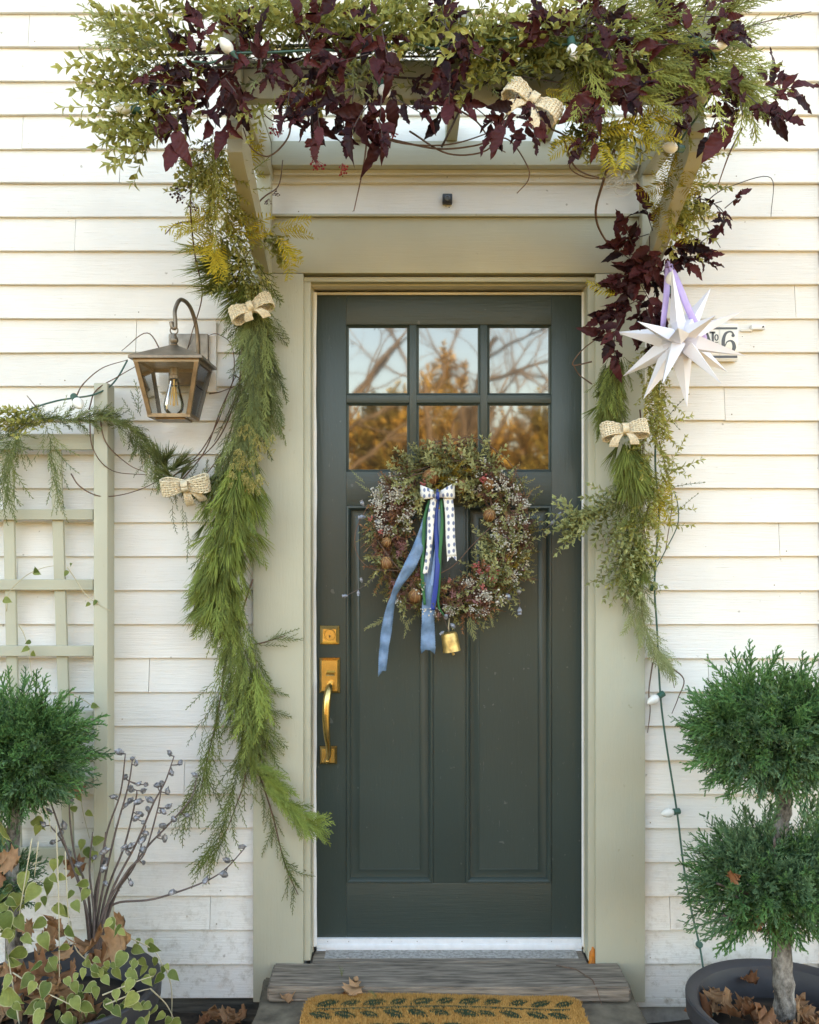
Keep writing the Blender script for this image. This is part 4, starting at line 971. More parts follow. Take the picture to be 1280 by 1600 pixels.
# hidden stems that hold it all together
rr = random.Random(8)
for k in range(5):
    y0 = rr.uniform(70, 110); MB().tube(pxc([(250 + rr.uniform(-30, 60), y0 + rr.uniform(0, 40), GY + .02), (450, y0, GY + rr.uniform(.03, .08)), (700, y0 + rr.uniform(-15, 20), GY + rr.uniform(.03, .08)), (930, y0 - 5, GY), (1110 + rr.uniform(-50, 30), y0 + rr.uniform(-20, 20), GY)], 8), .0030, 5).build('stem', M['twig_dark'], gt, True)
rng = random.Random(21)
CL = (
    (330, 62, 4, 120, .075), (365, 60, 4, 60, .075), (300, 125, 4, 200, .075), (262, 135, 3, 190, .07), (335, 130, 4, 300, .08), (295, 175, 4, 250, .085), (330, 180, 5, 260, .085), (270, 205, 4, 262, .10), (300, 150, 4, 210, .08),
    (243, 195, 3, 260, .06), (355, 195, 4, 280, .085), (365, 155, 4, 310, .08), (400, 110, 5, 200, .085), (410, 95, 4, 100, .08), (390, 85, 4, 160, .07), (470, 100, 4, 20, .085), (430, 105, 4, 330, .085),
    (480, 55, 4, 110, .085), (495, 60, 4, 80, .085), (500, 100, 4, 280, .085), (540, 135, 5, 200, .095), (575, 85, 5, 265, .10), (590, 70, 4, 240, .085), (605, 85, 4, 300, .085), (560, 110, 4, 210, .085), (600, 155, 5, 300, .09),
    (545, 170, 5, 250, .10), (565, 190, 5, 255, .10), (590, 195, 5, 285, .10), (625, 185, 5, 320, .085), (480, 165, 5, 240, .09), (455, 175, 5, 255, .085), (500, 190, 5, 262, .10), (490, 215, 3, 265, .08), (540, 215, 3, 270, .07), (590, 225, 3, 275, .07),
    (690, 30, 3, 105, .085), (695, 70, 4, 290, .085), (700, 60, 3, 70, .075), (695, 105, 4, 265, .08), (705, 150, 4, 265, .085), (700, 185, 3, 240, .075), (720, 170, 3, 300, .085), (735, 110, 5, 220, .095), (772, 95, 4, 310, .08), (740, 90, 4, 160, .085), (690, 175, 3, 200, .07),
    (880, 60, 4, 190, .085), (905, 25, 5, 80, .10), (925, 30, 5, 60, .095), (900, 45, 5, 150, .095), (935, 50, 5, 10, .09), (950, 70, 5, 300, .085), (915, 60, 4, 250, .08), (870, 45, 3, 140, .08), (955, 115, 5, 95, .09), (945, 150, 5, 240, .10), (925, 175, 5, 220, .095), (965, 155, 5, 285, .105), (985, 150, 4, 30, .08), (940, 185, 5, 250, .08),
    (1075, 55, 4, 120, .085), (1085, 85, 5, 250, .085), (1060, 75, 4, 180, .08), (1100, 25, 4, 80, .075), (1120, 15, 4, 50, .075), (1110, 45, 3, 340, .07), (1085, 105, 4, 275, .075), (1110, 75, 5, 20, .085), (1125, 80, 3, 340, .07), (1050, 45, 3, 100, .075), (1010, 135, 4, 200, .08),
    (1160, 185, 4, 200, .08), (1180, 180, 5, 330, .085), (1150, 200, 5, 245, .10), (1185, 195, 4, 345, .095), (1140, 165, 3, 150, .07), (1115, 225, 3, 250, .055), (1210, 150, 4, 35, .075), (1215, 165, 3, 320, .075), (1150, 165, 4, 100, .065), (1085, 190, 4, 255, .08), (1080, 170, 4, 200, .075),
    (805, 190, 5, 235, .085), (825, 215, 3, 270, .10), (795, 205, 4, 250, .075), (545, 150, 3, 190, .08), (915, 245, 3, 250, .065), (930, 235, 2, 270, .05), (835, 180, 3, 300, .07), (420, 140, 4, 230, .08), (350, 140, 4, 200, .08), (310, 90, 3, 160, .07))
for (x, y, n, a, s_) in CL:                             # the leaves in front, one by one
    leaf_cluster(gt, x + rng.uniform(-8, 8), y - (18 if 190 < a < 350 else 2) - rng.uniform(0, 8), GY - rng.uniform(.05, .13), min(3, n), a + rng.uniform(-20, 20), s_*rng.uniform(.50, .76), rng, 1.0)
mass = []
for k in range(1):                                      # smaller ones tangled behind them
    for (x, y, n, a, s_) in CL:
        leaf_cluster(gt, x + rng.uniform(-22, 22), y - (26 if 190 < a < 350 else 8) - rng.uniform(-8, 22), GY - rng.uniform(-.06, .10), 4, a + rng.uniform(-60, 60), s_*rng.uniform(.36, .56), rng, 1.2, stem=False, mass=mass)
M['maroon_m'] = foliage('maroon_leaf_mass', [(0, (.014,.005,.008)), (.6, (.075,.02,.024)), (1, (.14,.036,.04))], (.17,.06,.055), .35, rough=.45, trans=.3)
scatter('small_leaves', M['maroon_m'], mass, gt)
# bare vines looping under the beam
vine(gt, [[(600, 215, -.6), (680, 232, -.6), (740, 228, -.62), (790, 216, -.62), (822, 255, -.62), (826, 280, -.62), (808, 302, -.62)],
          [(560, 195, -.6), (620, 222, -.6), (700, 226, -.6), (770, 205, -.6), (800, 190, -.6)], [(640, 205, -.58), (700, 240, -.6), (760, 235, -.6), (775, 200, -.6), (740, 165, -.6)],
          [(705, 165, -.6), (745, 190, -.6), (770, 225, -.6), (790, 238, -.6)], [(455, 175, -.6), (450, 215, -.6), (420, 244, -.6), (392, 230, -.6), (380, 200, -.6)],
          [(575, 205, -.63), (568, 260, -.63), (553, 330, -.62)], [(1160, 200, -.64), (1140, 240, -.64), (1122, 290, -.63)], [(500, 160, -.6), (470, 180, -.6), (430, 190, -.6), (400, 165, -.6)],
          [(880, 215, -.6), (900, 262, -.5), (940, 278, -.4), (960, 270, -.35)], [(840, 195, -.6), (880, 210, -.6), (905, 235, -.6), (890, 260, -.6), (912, 276, -.6), (945, 280, -.6)]], 'twig', .0028)
vine(gt, [[(1000, 160, -.68), (985, 195, -.66), (960, 235, -.60), (944, 280, -.45), (931, 330, -.30), (940, 365, -.22), (965, 392, -.18), (1010, 400, -.16)]], 'twig', .0052)
vine(gt, [[(690, 230 - 60*i, -.66 + .01*i), (740 + 20*i, 140 - 10*i, -.68), (800 + 30*i, 120 - 20*i, -.7), (880 + 20*i, 130 - 30*i, -.7)] for i in range(2)], 'twig_dark', .0030)
bb = Bunch(9)
for (x, y, d) in ((435, 215, (.1, 0, 1)), (490, 240, (0, -.1, -1)), (495, 250, (.3, 0, -1)), (430, 210, (-.3, 0, 1)), (535, 255, (0, 0, -1)), (610, 205, (.6, 0, -1))): bb.sprig(BERRY, P(x, y, -.64), d, .8, None, .1)
bb.build('berry_cluster', M['berry_r'], gt)

# ------------------------------------------------------------------ left hanging garland
gl = thing('side_garland', P(380, 900, -.08), 'long cedar and pine garland hanging down the left door casing', 'garland')
top = [(335, 205, -.52, 20), (330, 260, -.48, 26), (345, 330, -.36, 26), (365, 400, -.24, 26), (385, 460, -.13, 22)]
b = Bunch(31); b.along(BOXS, top, 95, .7, None, .9, .45, .35, .06); b.along(SPARSE, top, 30, .9, None, 1.0, .5, .4, .06)
for (x, y, d, s_) in ((430, 365, (.3, -.1, -.8), .8), (415, 360, (.1, 0, -1), .8), (425, 380, (.6, 0, -.5), .7), (405, 375, (.9, 0, .1), .6), (370, 260, (.2, 0, -1), .7), (370, 300, (.5, 0, -.8), .7)):
    for k in range(3): b.sprig(BOXS, P(x, y, -.20), d, s_, None, .3, .6)
b.build('boxwood', M['box'], gl)
b = Bunch(32)
for (x, y, d) in ((355, 285, (-.6, -.2, -.5)), (350, 270, (-.3, -.2, -.8)), (335, 300, (.3, -.2, .6)), (360, 262, (.6, -.2, .5)), (370, 255, (.7, -.2, .6)), (340, 310, (-.5, -.1, -.5)), (330, 318, (.2, 0, .9)), (345, 275, (.5, -.1, .2)), (340, 345, (-1, -.1, .02)), (318, 348, (-1, -.1, -.1)), (350, 370, (-.7, -.1, -.3)), (340, 372, (-.3, -.1, -.8)), (335, 385, (.2, -.1, -.9)), (360, 380, (.3, -.1, .7)), (355, 290, (.5, 0, -.7)), (325, 290, (-.4, 0, .6)), (372, 375, (.8, 0, .3)), (440, 375, (.2, 0, -.9)), (435, 360, (.7, 0, .2)), (330, 365, (-.4, 0, .4))):
    for k in range(3): b.sprig(FERN, P(x + 6*k - 6, y + 6*k - 6, -.36 + .03*k), d, .8, (0, -1, .2), .22)
b.build('yellow_fern', M['fern'], gl)
b = Bunch(33)
for i in range(46):
    r = b.rng; u = r.random(); x = 345 + 50*u + r.gauss(0, 12); y = 395 + 75*u + r.gauss(0, 14); o = r.uniform(-1, 1)
    b.sprig(PINE, P(x, y, -.20 + .1*u), (-.9 + .5*u + o*.35, -.3, -.15 - .6*u), 1.0, None, .3, .25)
b.along(CEDAR, [(385, 400, -.22, 20), (395, 470, -.13, 24), (400, 500, -.1, 26)], 30, .7, None, .5, .3, .2)
b.build('pine', M['cedar'], gl)
b = Bunch(34)
main1 = [(396, 465, -.09, 18), (402, 510, -.09, 20), (400, 575, -.09, 23), (388, 640, -.09, 27), (372, 700, -.085, 28)]
b.along(CEDAR_L, main1, 150, .66, (-.03, 0, -1), .22, .14, None, .075); b.along(CEDAR, main1, 60, .6, (0, 0, -1), .4, .2, None, .085)
b.along(CEDAR_L, [(416, 515, -.08, 8), (420, 580, -.07, 7), (416, 630, -.07, 8)], 26, .65, (.0, 0, -1), .3, .15, .4, .05)
b.build('blue_cypress', M['cedar_blue'], gl)
CONE = [berry_head(170+i, .045, 9, .0030, .0012) for i in range(2)]
b = Bunch(35)                                          # yellow cone tips
for i in range(60):
    r = b.rng; x = r.gauss(392, 17); y = r.uniform(660, 765); b.items.append((CONE[i % 2], frame(P(x, y, -.165 - r.uniform(0, .02)), (r.gauss(0, .3), -.2, -1), (0, -1, 0), .55*r.uniform(.7, 1.2)), r.random()))
M['cone'] = foliage('yellow_cone_tips', [(0, (.36,.31,.09)), (1, (.52,.44,.16))], None, trans=.1)
b.build('cone_tips', M['cone'], gl)
b = Bunch(36)
main2 = [(372, 720, -.09, 27), (366, 780, -.09, 34), (355, 840, -.085, 34), (343, 895, -.08, 31), (342, 950, -.075, 25)]
b.along(PINE, main2, 250, .85, (-.06, -.05, -1), .5, .22, None, .09); b.along(CEDAR_L, main2, 120, .62, (-.05, 0, -1), .4, .2, None, .095)
for i in range(46):
    r = b.rng; x = r.uniform(318, 345); y = r.uniform(900, 975); b.sprig(CEDAR_L, P(x, y - 40, -.10), (-.2, -.05, -1), .6, None, .15, .75)
b.build('pine', M['pine'], gl)
b = Bunch(37)
main3 = [(350, 930, -.07, 27), (368, 990, -.07, 26), (382, 1050, -.065, 23), (388, 1110, -.06, 21), (394, 1170, -.06, 18)]
b.along(CEDAR_L, main3, 150, .62, (.03, 0, -1), .3, .18, None, .07)
b.along(SPARSE, main3, 60, .7, (0, 0, -1), .5, .22, None, .06)
b.along(SPARSE, [(345, 1030, -.06, 18), (338, 1100, -.055, 14), (325, 1170, -.05, 8), (318, 1215, -.05, 7), (300, 1265, -.05, 4)], 62, .72, None, .5, .2, .5, .03)
b.along(SPARSE, [(378, 1180, -.055, 16), (365, 1240, -.05, 9), (350, 1300, -.05, 6), (330, 1335, -.05, 5)], 50, .72, None, .5, .2, .5, .03)
b.along(SPARSE, [(405, 1210, -.055, 14), (422, 1260, -.05, 8), (432, 1310, -.05, 4), (450, 1355, -.05, 3), (462, 1388, -.05, 1)], 26, .55, None, .5, .25, .3, .02)
b.along(SPARSE, [(400, 1010, -.07, 5), (425, 1000, -.07, 2), (440, 996, -.07, 1)], 7, .5, None, .5, .2, .3, .01)
b.along(CEDAR, [(405, 1050, -.06, 8), (412, 1110, -.06, 8), (418, 1160, -.055, 6)], 20, .5, (.15, 0, -1), .5, .2, .3, .04)
b.build('juniper_tail', M['cedar'], gl)
b = Bunch(38)
b.along(CEDAR_L, [(395, 1040, -.09, 14), (400, 1080, -.085, 10)], 18, .8, (.05, -.05, -1), .3, .15, .8, .05)
b.along(CEDAR_L, [(394, 1185, -.07, 11), (410, 1222, -.07, 11), (437, 1255, -.075, 10), (468, 1278, -.085, 6)], 56, .55, (1, -.05, -.62), .4, .2, .8, .04)
b.along(CEDAR, [(468, 1278, -.085, 6), (490, 1290, -.095, 3)], 10, .42, (1, -.05, -.3), .4, .2, .9, .02)
b.build('bright_cypress_tip', M['pine'], gl)
vine(gl, [[(372, 430, -.16), (378, 520, -.12), (372, 620, -.1), (350, 700, -.09), (300, 770, -.09)], [(365, 445, -.16), (385, 400, -.2), (400, 380, -.2)],
          [(300, 270, -.4), (298, 330, -.38), (305, 400, -.25), (316, 460, -.12), (300, 520, -.07), (290, 556, -.05)], [(385, 560, -.09), (375, 600, -.09), (355, 660, -.08), (330, 700, -.075), (285, 735, -.075)],
          [(352, 1020, -.09), (345, 1090, -.07), (328, 1170, -.06), (312, 1240, -.055)], [(375, 1110, -.075), (385, 1200, -.07), (365, 1270, -.06), (340, 1330, -.055)], [(395, 1180, -.07), (425, 1270, -.06), (445, 1350, -.055), (466, 1398, -.05)],
          [(395, 905, -.09), (378, 960, -.08), (372, 1010, -.08), (395, 1060, -.07)], [(392, 1008, -.07), (415, 1003, -.07), (446, 993, -.07)], [(305, 345, -.3), (275, 350, -.3), (258, 366, -.3)], [(375, 350, -.3), (410, 310, -.25), (435, 290, -.22), (442, 250, -.2)]], 'twig', .0030)
b = Bunch(39)
for (x, y, d, s_) in ((310, 250, (-.5, 0, .6), .9), (305, 265, (-.8, 0, .1), .9), (300, 285, (-.9, 0, -.2), .9), (320, 240, (0, 0, 1), .8), (290, 308, (-1, 0, -.1), 1.0), (300, 315, (-.3, 0, -1), .8), (425, 305, (.3, 0, .2), .8), (420, 310, (-.2, 0, -.8), .7), (330, 280, (-.6, -.4, 0), .9), (285, 300, (-.9, 0, .3), .9)):
    b.sprig(BERRY, P(x, y, -.42 if x < 400 else -.2), d, s_, None, .15)
b.build('berry_cluster', M['berry_d'], gl)

# ------------------------------------------------------------------ swag over the trellis
gs = thing('trellis_garland', P(120, 660, -.12), 'juniper swag draped over the trellis top towards the door', 'garland')
sw = [(-70, 700, -.13, 14), (0, 690, -.14, 16), (45, 655, -.14, 15), (110, 655, -.14, 15), (165, 652, -.13, 13), (205, 668, -.10, 11), (230, 705, -.08, 11), (252, 745, -.075, 13), (285, 765, -.075, 14), (325, 755, -.075, 16), (355, 735, -.08, 18)]
b = Bunch(41); b.along(SPARSE + JUN, sw, 210, .50, None, .6, .4, None, .04); b.along(CEDAR, sw, 70, .42, None, .6, .35, None, .04)
dang = [(30, 665, -.14, 18), (18, 700, -.14, 18), (8, 740, -.13, 10), (0, 780, -.13, 6)]
b.along(SPARSE, dang, 60, .62, None, .5, .25, .6, .04)
b.along(SPARSE, [(75, 665, -.14, 18), (82, 710, -.14, 5), (92, 775, -.13, 2)], 22, .6, None, .5, .2, .6, .02)
b.along(PINE, [(250, 720, -.085, 10), (275, 750, -.08, 10)], 16, .8, (.2, -.1, .3), .8, .5, .3)
for (x, y, d) in ((215, 645, (.1, 0, 1)), (220, 650, (-.3, 0, 1)), (210, 655, (-.5, 0, 1)), (270, 790, (-.2, 0, -1)), (285, 790, (.1, 0, -1)), (295, 830, (.05, 0, -1)), (290, 800, (.1, 0, -1)), (318, 790, (.2, 0, -1))): b.sprig(SPARSE, P(x, y, -.08), d, .55, (0, -1, 0), .1, .4)
b.build('juniper', M['cedar_blue'], gs)
b = Bunch(42)
for i in range(16): b.sprig(BOX, P(b.rng.uniform(25, 95), b.rng.uniform(640, 665), -.16), (-1, -.2, .05), .75, None, .25, .75)
b.build('boxwood', M['box'], gs)
vine(gs, [[(255, 555, -.05), (230, 520, -.06), (190, 548, -.06)], [(118, 622, -.13), (130, 600, -.12), (160, 575, -.10), (200, 562, -.08)], [(139, 640, -.13), (150, 610, -.12), (185, 588, -.1), (216, 570, -.08)],
          [(140, 645, -.14), (145, 700, -.14), (175, 735, -.11), (230, 742, -.08)], [(155, 640, -.14), (165, 690, -.12), (200, 725, -.1), (228, 738, -.08)], [(111, 740, -.12), (125, 760, -.12), (155, 775, -.115), (195, 772, -.09), (240, 755, -.075), (290, 720, -.07)],
          [(270, 745, -.08), (310, 710, -.07), (340, 660, -.07), (358, 610, -.07), (370, 585, -.07)], [(280, 755, -.08), (320, 705, -.075), (345, 640, -.07), (365, 590, -.07), (362, 540, -.06), (340, 522, -.05), (326, 524, -.045)],
          [(365, 585, -.07), (375, 600, -.07), (350, 660, -.07), (335, 690, -.07)], [(327, 615, -.05), (345, 612, -.05), (375, 600, -.06)], [(60, 640, -.15), (50, 628, -.15), (42, 618, -.15)]], 'twig', .0024)

# ------------------------------------------------------------------ right hanging garland
gr = thing('side_garland', P(985, 800, -.08), 'mixed cedar, boxwood and maroon leaf garland down the right casing', 'garland')
b = Bunch(51)
for i in range(52):
    r = b.rng; u = r.random(); x = np.interp(u, [0, .5, 1], [1066, 1062, 1030]) + r.gauss(0, 10); y = 205 + 165*u
    b.sprig(FERN, P(x, y, -.55 + .32*u), (r.uniform(-.7, .7), -.2, r.choice((-.7, .6))), .62, (0, -1, .2), .3, .2)
for (x, y, d) in ((965, 458, (-1, 0, .1)), (1050, 330, (.9, 0, .1)), (1062, 330, (.9, 0, -.1)), (1020, 590, (0, 0, -1)), (1030, 640, (.1, 0, -1)), (1012, 620, (.3, 0, -1)), (1020, 775, (-.8, 0, .2)), (1030, 790, (.3, 0, .8)), (1025, 770, (.5, 0, -.5)), (1030, 780, (-.4, 0, -.8)), (1022, 795, (.4, 0, .3))):
    for k in range(2): b.sprig(FERN, P(x, y, -.2 if y < 500 else -.12), d, .7, (0, -1, .1), .18)
b.build('yellow_fern', M['fern'], gr)
b = Bunch(52)
for i in range(30):
    r = b.rng; u = r.random(); b.sprig(BOXS, P(np.interp(u, [0, 1], [1072, 1045]) + r.gauss(0, 12), 230 + 130*u, -.5 + .3*u), (r.uniform(-.2, .9), -.2, -.5), .85, None, .35, .4)
b.along(BOXS, [(1012, 540, -.13, 14), (1022, 610, -.11, 22), (1020, 690, -.1, 24), (1018, 760, -.095, 26), (1005, 830, -.09, 24), (990, 890, -.08, 16)], 150, .68, None, .8, .4, .65, .07)
for (x, y, d) in ((1090, 290, (.9, 0, .1)), (1085, 285, (.9, 0, -.3)), (1048, 720, (.6, 0, .2)), (1044, 735, (.8, 0, -.2)), (1040, 760, (.7, 0, .5)), (1038, 800, (.8, 0, .2)), (1030, 815, (.6, 0, -.3))): b.sprig(BOXS, P(x, y, -.3 if y < 400 else -.1), d, .8, None, .2, .6)
b.build('boxwood', M['box'], gr)
b = Bunch(53)
b.along(BOX, [(985, 765, -.1, 10), (960, 790, -.11, 12), (935, 805, -.12, 9), (910, 820, -.13, 6)], 26, .85, (-1, -.1, -.35), .5, .25, .8, .04)
for (x, y, d) in ((930, 802, (-1, -.1, -.55)), (915, 810, (-1, -.1, -.9)), (905, 820, (-.9, 0, -1.1)), (925, 795, (-1, 0, -.15)), (915, 800, (-1, 0, -.1)), (945, 790, (-1, 0, -.5)), (940, 800, (-1, 0, -.7))): b.sprig(BOX, P(x, y, -.13), d, .85, None, .1, .85)
b.along(BOX, [(965, 790, -.1, 10), (972, 850, -.1, 12), (978, 900, -.09, 12)], 34, .75, (0, -.1, -1), .6, .3, .8, .05)
b.build('boxwood_branch', M['box_d'], gr)
b = Bunch(54)
r1 = [(962, 555, -.10, 13), (956, 600, -.10, 15), (952, 640, -.09, 13)]
b.along(CEDAR_L, r1, 90, .52, (-.05, 0, -1), .35, .18, None, .075); b.along(PINE, r1, 50, .7, (-.05, 0, -1), .4, .2, .2, .08)
r2 = [(980, 690, -.10, 12), (986, 720, -.10, 17), (992, 750, -.09, 18)]
b.along(PINE, r2, 95, .8, (.12, 0, -1), .55, .2, None, .08)
b.along(CEDAR, [(985, 720, -.09, 15), (988, 790, -.09, 18), (988, 860, -.08, 15), (988, 910, -.07, 12)], 60, .5, (0, 0, -1), .5, .25, .3, .06)
b.along(PINE, [(1000, 840, -.085, 10), (1000, 890, -.08, 10)], 30, .6, (0, 0, -1), .5, .2, .35, .05)
b.build('cedar_and_pine', M['cedar'], gr)
b = Bunch(55)
b.along(CEDAR + SPARSE, [(988, 880, -.075, 18), (995, 930, -.07, 16), (1003, 970, -.065, 12), (1020, 1005, -.06, 10), (1038, 1030, -.055, 8)], 74, .5, None, .4, .25, .6, .04)
b.build('juniper_tail', M['box_d'], gr)
rng = random.Random(61)
for (x, y, n, a, s_) in ((1015, 345, 4, 110, .085), (1030, 375, 5, 40, .09), (1000, 370, 5, 200, .09), (1015, 385, 5, 270, .09), (1045, 385, 5, 350, .085), (985, 375, 3, 120, .075), (970, 385, 3, 100, .06), (1020, 405, 5, 210, .09), (1000, 410, 5, 250, .09), (1010, 430, 5, 320, .09), (985, 430, 5, 200, .085),
    (1025, 430, 5, 30, .085), (995, 455, 5, 180, .095), (1010, 460, 5, 300, .095), (985, 475, 5, 210, .10), (1000, 485, 5, 270, .10), (1015, 495, 5, 290, .085), (970, 485, 4, 200, .09), (965, 510, 4, 240, .08), (1020, 470, 4, 250, .08), (955, 530, 4, 160, .07), (960, 540, 4, 270, .075), (1010, 520, 4, 280, .075),
    (1085, 400, 5, 5, .055), (1070, 400, 4, 300, .055), (1095, 408, 4, 340, .05), (1125, 330, 4, 300, .05), (1130, 345, 4, 235, .055), (1115, 318, 3, 200, .045), (1145, 315, 3, 40, .05), (1095, 300, 3, 250, .045), (1060, 395, 4, 20, .06), (978, 400, 4, 150, .07), (1035, 360, 4, 60, .07), (975, 450, 4, 170, .07)):
    leaf_cluster(gr, x, y, -.14 - rng.uniform(0, .07) - max(0, (400-y))*.0006, n, a, s_*.72, rng, .9)
vine(gr, [[(1070, 395, -.2), (1075, 360, -.2), (1110, 310, -.2), (1150, 288, -.2), (1205, 278, -.2), (1205, 338, -.2)], [(1072, 393, -.2), (1090, 382, -.2), (1110, 368, -.2)], [(1085, 318, -.22), (1100, 345, -.22), (1126, 387, -.22)], [(1066, 305, -.25), (1100, 312, -.22), (1125, 325, -.2), (1138, 345, -.2)]], 'twig_dark', .0022)
vine(gr, [[(925, 565, -.12), (895, 570, -.12), (912, 545, -.13), (945, 520, -.15), (960, 495, -.16)], [(925, 600, -.1), (905, 585, -.11), (895, 568, -.12)], [(1000, 640, -.1), (1005, 700, -.1), (995, 780, -.1), (1010, 850, -.09), (995, 930, -.08)], [(985, 860, -.1), (1000, 930, -.08), (1010, 985, -.07), (1045, 1040, -.06), (1054, 1075, -.06)],
          [(1035, 1035, -.055), (1068, 1060, -.05), (1060, 1090, -.045), (1050, 1115, -.04)], [(1020, 1035, -.05), (1014, 1080, -.045), (1016, 1110, -.04), (1012, 1145, -.035)], [(1030, 690, -.09), (1045, 750, -.08), (1050, 790, -.08), (1040, 860, -.07)], [(1020, 760, -.1), (1005, 830, -.1), (1000, 870, -.09)]], 'twig', .0026)
b = Bunch(56)
for (x, y, d) in ((1045, 650, (.4, 0, .8)), (1048, 762, (1, 0, .25)), (1058, 800, (.7, 0, .6)), (1030, 640, (.6, 0, -.6))): b.sprig([boxwood(500+i, .09, 8, .009, .005) for i in range(2)], P(x, y, -.07), d, .9, None, .1, .1)
b.build('dark_sprigs', M['box_d'], gr)

# ------------------------------------------------------------------ woven bows
def bow(loc, w, rz, label, tilt=0, droop=(-.5, .3), tl=(.55, .5), yaw=0):
    """w = width in metres; rope-woven loops, knot and tails"""
    root = thing('woven_bow', loc, label, 'bow', 'woven rope bows on the garlands')
    root.rotation_euler = Euler((tilt, rz, yaw)); h = w*.5
    def rope_band(paths, nm, nx):
        """paths: list over u of (point, half-width vector)"""
        mb = MB(); n = len(paths); K = 7
        for k in range(K):
            f = -1 + 2*k/(K-1)
            pts = []
            for i, (p, hv) in enumerate(paths):
                tn = (paths[min(i+1, n-1)][0] - paths[max(i-1, 0)][0]).normalized(); nr = tn.cross(hv).normalized()
                pts.append(p + hv*f + nr*(.0012 if (i + k) % 2 else -.0012)*(w/.14))
            mb.tube(pts, .0027*w/.14, 5)
        for i in range(0, n, 1):
            p, hv = paths[i]; tn = (paths[min(i+1, n-1)][0] - paths[max(i-1, 0)][0]).normalized(); nr = tn.cross(hv).normalized()
            mb.tube([p + hv*(-1.08 + 2.16*q/8) + nr*(.0016 if (i+q) % 2 else -.0016)*(w/.14) for q in range(9)], .0026*w/.14, 5)
        me, c_ = mb.mesh(nm, M['rope'], (0, 0, 0), True); o = bpy.data.objects.new(nm, me); COL.objects.link(o); o.parent = root; WL[o] = V3(loc)
    for sg in (-1, 1):
        pa = []
        for i in range(25):
            a = 2*math.pi*i/24; x = h*.5*(1 - math.cos(a)); yy = -h*.42*math.sin(a)*(.35 + .65*x/h)
            hw = w*(.09 + .075*min(1, x/h*1.3)); pa.append((V3((sg*x, yy, 0)), V3((0, 0, hw))))
        rope_band(pa, 'loop', 12)
    for j, sg in enumerate((-1, 1)):
        pa = []; L = w*tl[j]
        for i in range(13):
            u = i/12; x = droop[j]*L*math.sin(u*1.4) ; z = -L*(u - .0) ; pa.append((V3((x, -.012*math.sin(u*3) + .004, z*.9)), V3((math.cos(u*.3), .15, 0)).normalized()*w*(.055 + .03*u)))
        rope_band(pa, 'tail', 8)
    mb = MB()
    for k in range(7):
        x = w*(-.055 + .11*k/6); mb.tube([V3((x, -h*.13 + h*.13*0 + .0 - .012*math.cos(a), .0) ) + V3((0, -.004, w*.105*math.sin(a))) for a in np.linspace(0, 2*math.pi, 15)], .0022*w/.14, 5)
    me, c_ = mb.mesh('knot', M['rope'], (0, 0, 0), True); o = bpy.data.objects.new('knot', me); COL.objects.link(o); o.parent = root; WL[o] = V3(loc)
    return root
bow(P(393, 482, -.20), .130, R(-24), 'cream woven rope bow at the top of the left hanging garland', -.45, (-.5, .6), (.30, .42))
bow(P(290, 758, -.14), .143, R(-6), 'cream woven rope bow on the swag below the lantern', .35, (.05, .75), (.5, .42))
bow(P(976, 672, -.20), .136, R(-5), 'cream woven rope bow on the right hanging garland', -.4, (-.75, .45), (.4, .38))
bow(P(832, 160, -.74), .142, R(31), 'cream woven rope bow under the pergola garland', -.45, (-.55, .45), (.55, .55))
# ------------------------------------------------------------------ wreath on the door
WY = DY - .05
wc_ = P(704, 836, WY); WR, WT = .194, .084
wr = thing('door_wreath', wc_, 'round dried flower wreath with white berries hanging on the door', 'wreath')
rng = random.Random(70)
def wp(a, o=0.0, out=.0):
    """point on the wreath: a angle (deg, 0 right, 90 up), o across the ring -1..1, out towards the viewer"""
    a = R(a); r = WR + o*WT; return wc_ + V3((r*math.cos(a), -out, r*math.sin(a)*1.02))
for k in range(7):
    pts = [wp(a, .55*math.sin(R(a*3 + k*50)), .01 + .02*math.cos(R(a*2 + k*70))) for a in range(0, 361, 10)]
    MB().tube(pts, .0045, 5).build('vine_ring', M['twig'], wr, True)
def wsc(tps, n, sz, a0=0, a1=360, lo=-.62, hi=.85, out=(.0, .05), swirl=.5, seed=1, rn=None):
    r = random.Random(seed); items = []
    for i in range(n):
        a = r.uniform(a0, a1); o = r.uniform(lo, hi); od = r.uniform(*out)*math.sqrt(max(.1, 1-o*o))
        p = wp(a, o*.75, od); ra = V3((math.cos(R(a)), 0, math.sin(R(a)))); ta = V3((-ra.z, 0, ra.x))
        d = ra*(o*1.1 + r.gauss(0, .3)) + ta*swirl*(1 if r.random() < .7 else -.8) + V3((0, -.75*r.random() - .15, 0))
        items.append((r.choice(tps), frame(p, d, V3((r.gauss(0, .4), -1, r.gauss(.2, .4))), sz*r.uniform(.75, 1.2), r.uniform(-1, 1)), r.random() if rn is None else min(1, max(0, rn + r.gauss(0, .2)))))
    return items
SAGE = [boxwood(130+i, .080, 7, .0205, .0088) for i in range(4)]
PUFF = [puff(140+i, .030, 26, .0019) for i in range(4)]
GYP = [berry_head(150+i, .040, 15, .0036, .0007) for i in range(4)]
PEP = [berry_head(160+i, .022, 16, .0042, .0008) for i in range(3)]
M['sage_leaf'] = foliage('sage_green_leaf', [(0, (.07,.085,.03)), (.5, (.26,.28,.11)), (1, (.48,.48,.22))], (.62,.60,.32), .5)
M['moss'] = foliage('brown_green_moss', [(0, (.05,.045,.015)), (.5, (.22,.19,.055)), (1, (.42,.35,.10))], (.52,.45,.15), .5)
M['plum'] = foliage('dried_plum_flowers', [(0, (.06,.02,.022)), (.5, (.20,.08,.07)), (1, (.36,.19,.15))], (.46,.27,.21), .5)
M['cream_b'] = foliage('cream_berries', [(0, (.62,.58,.50)), (1, (.80,.77,.70))], None, trans=.1)
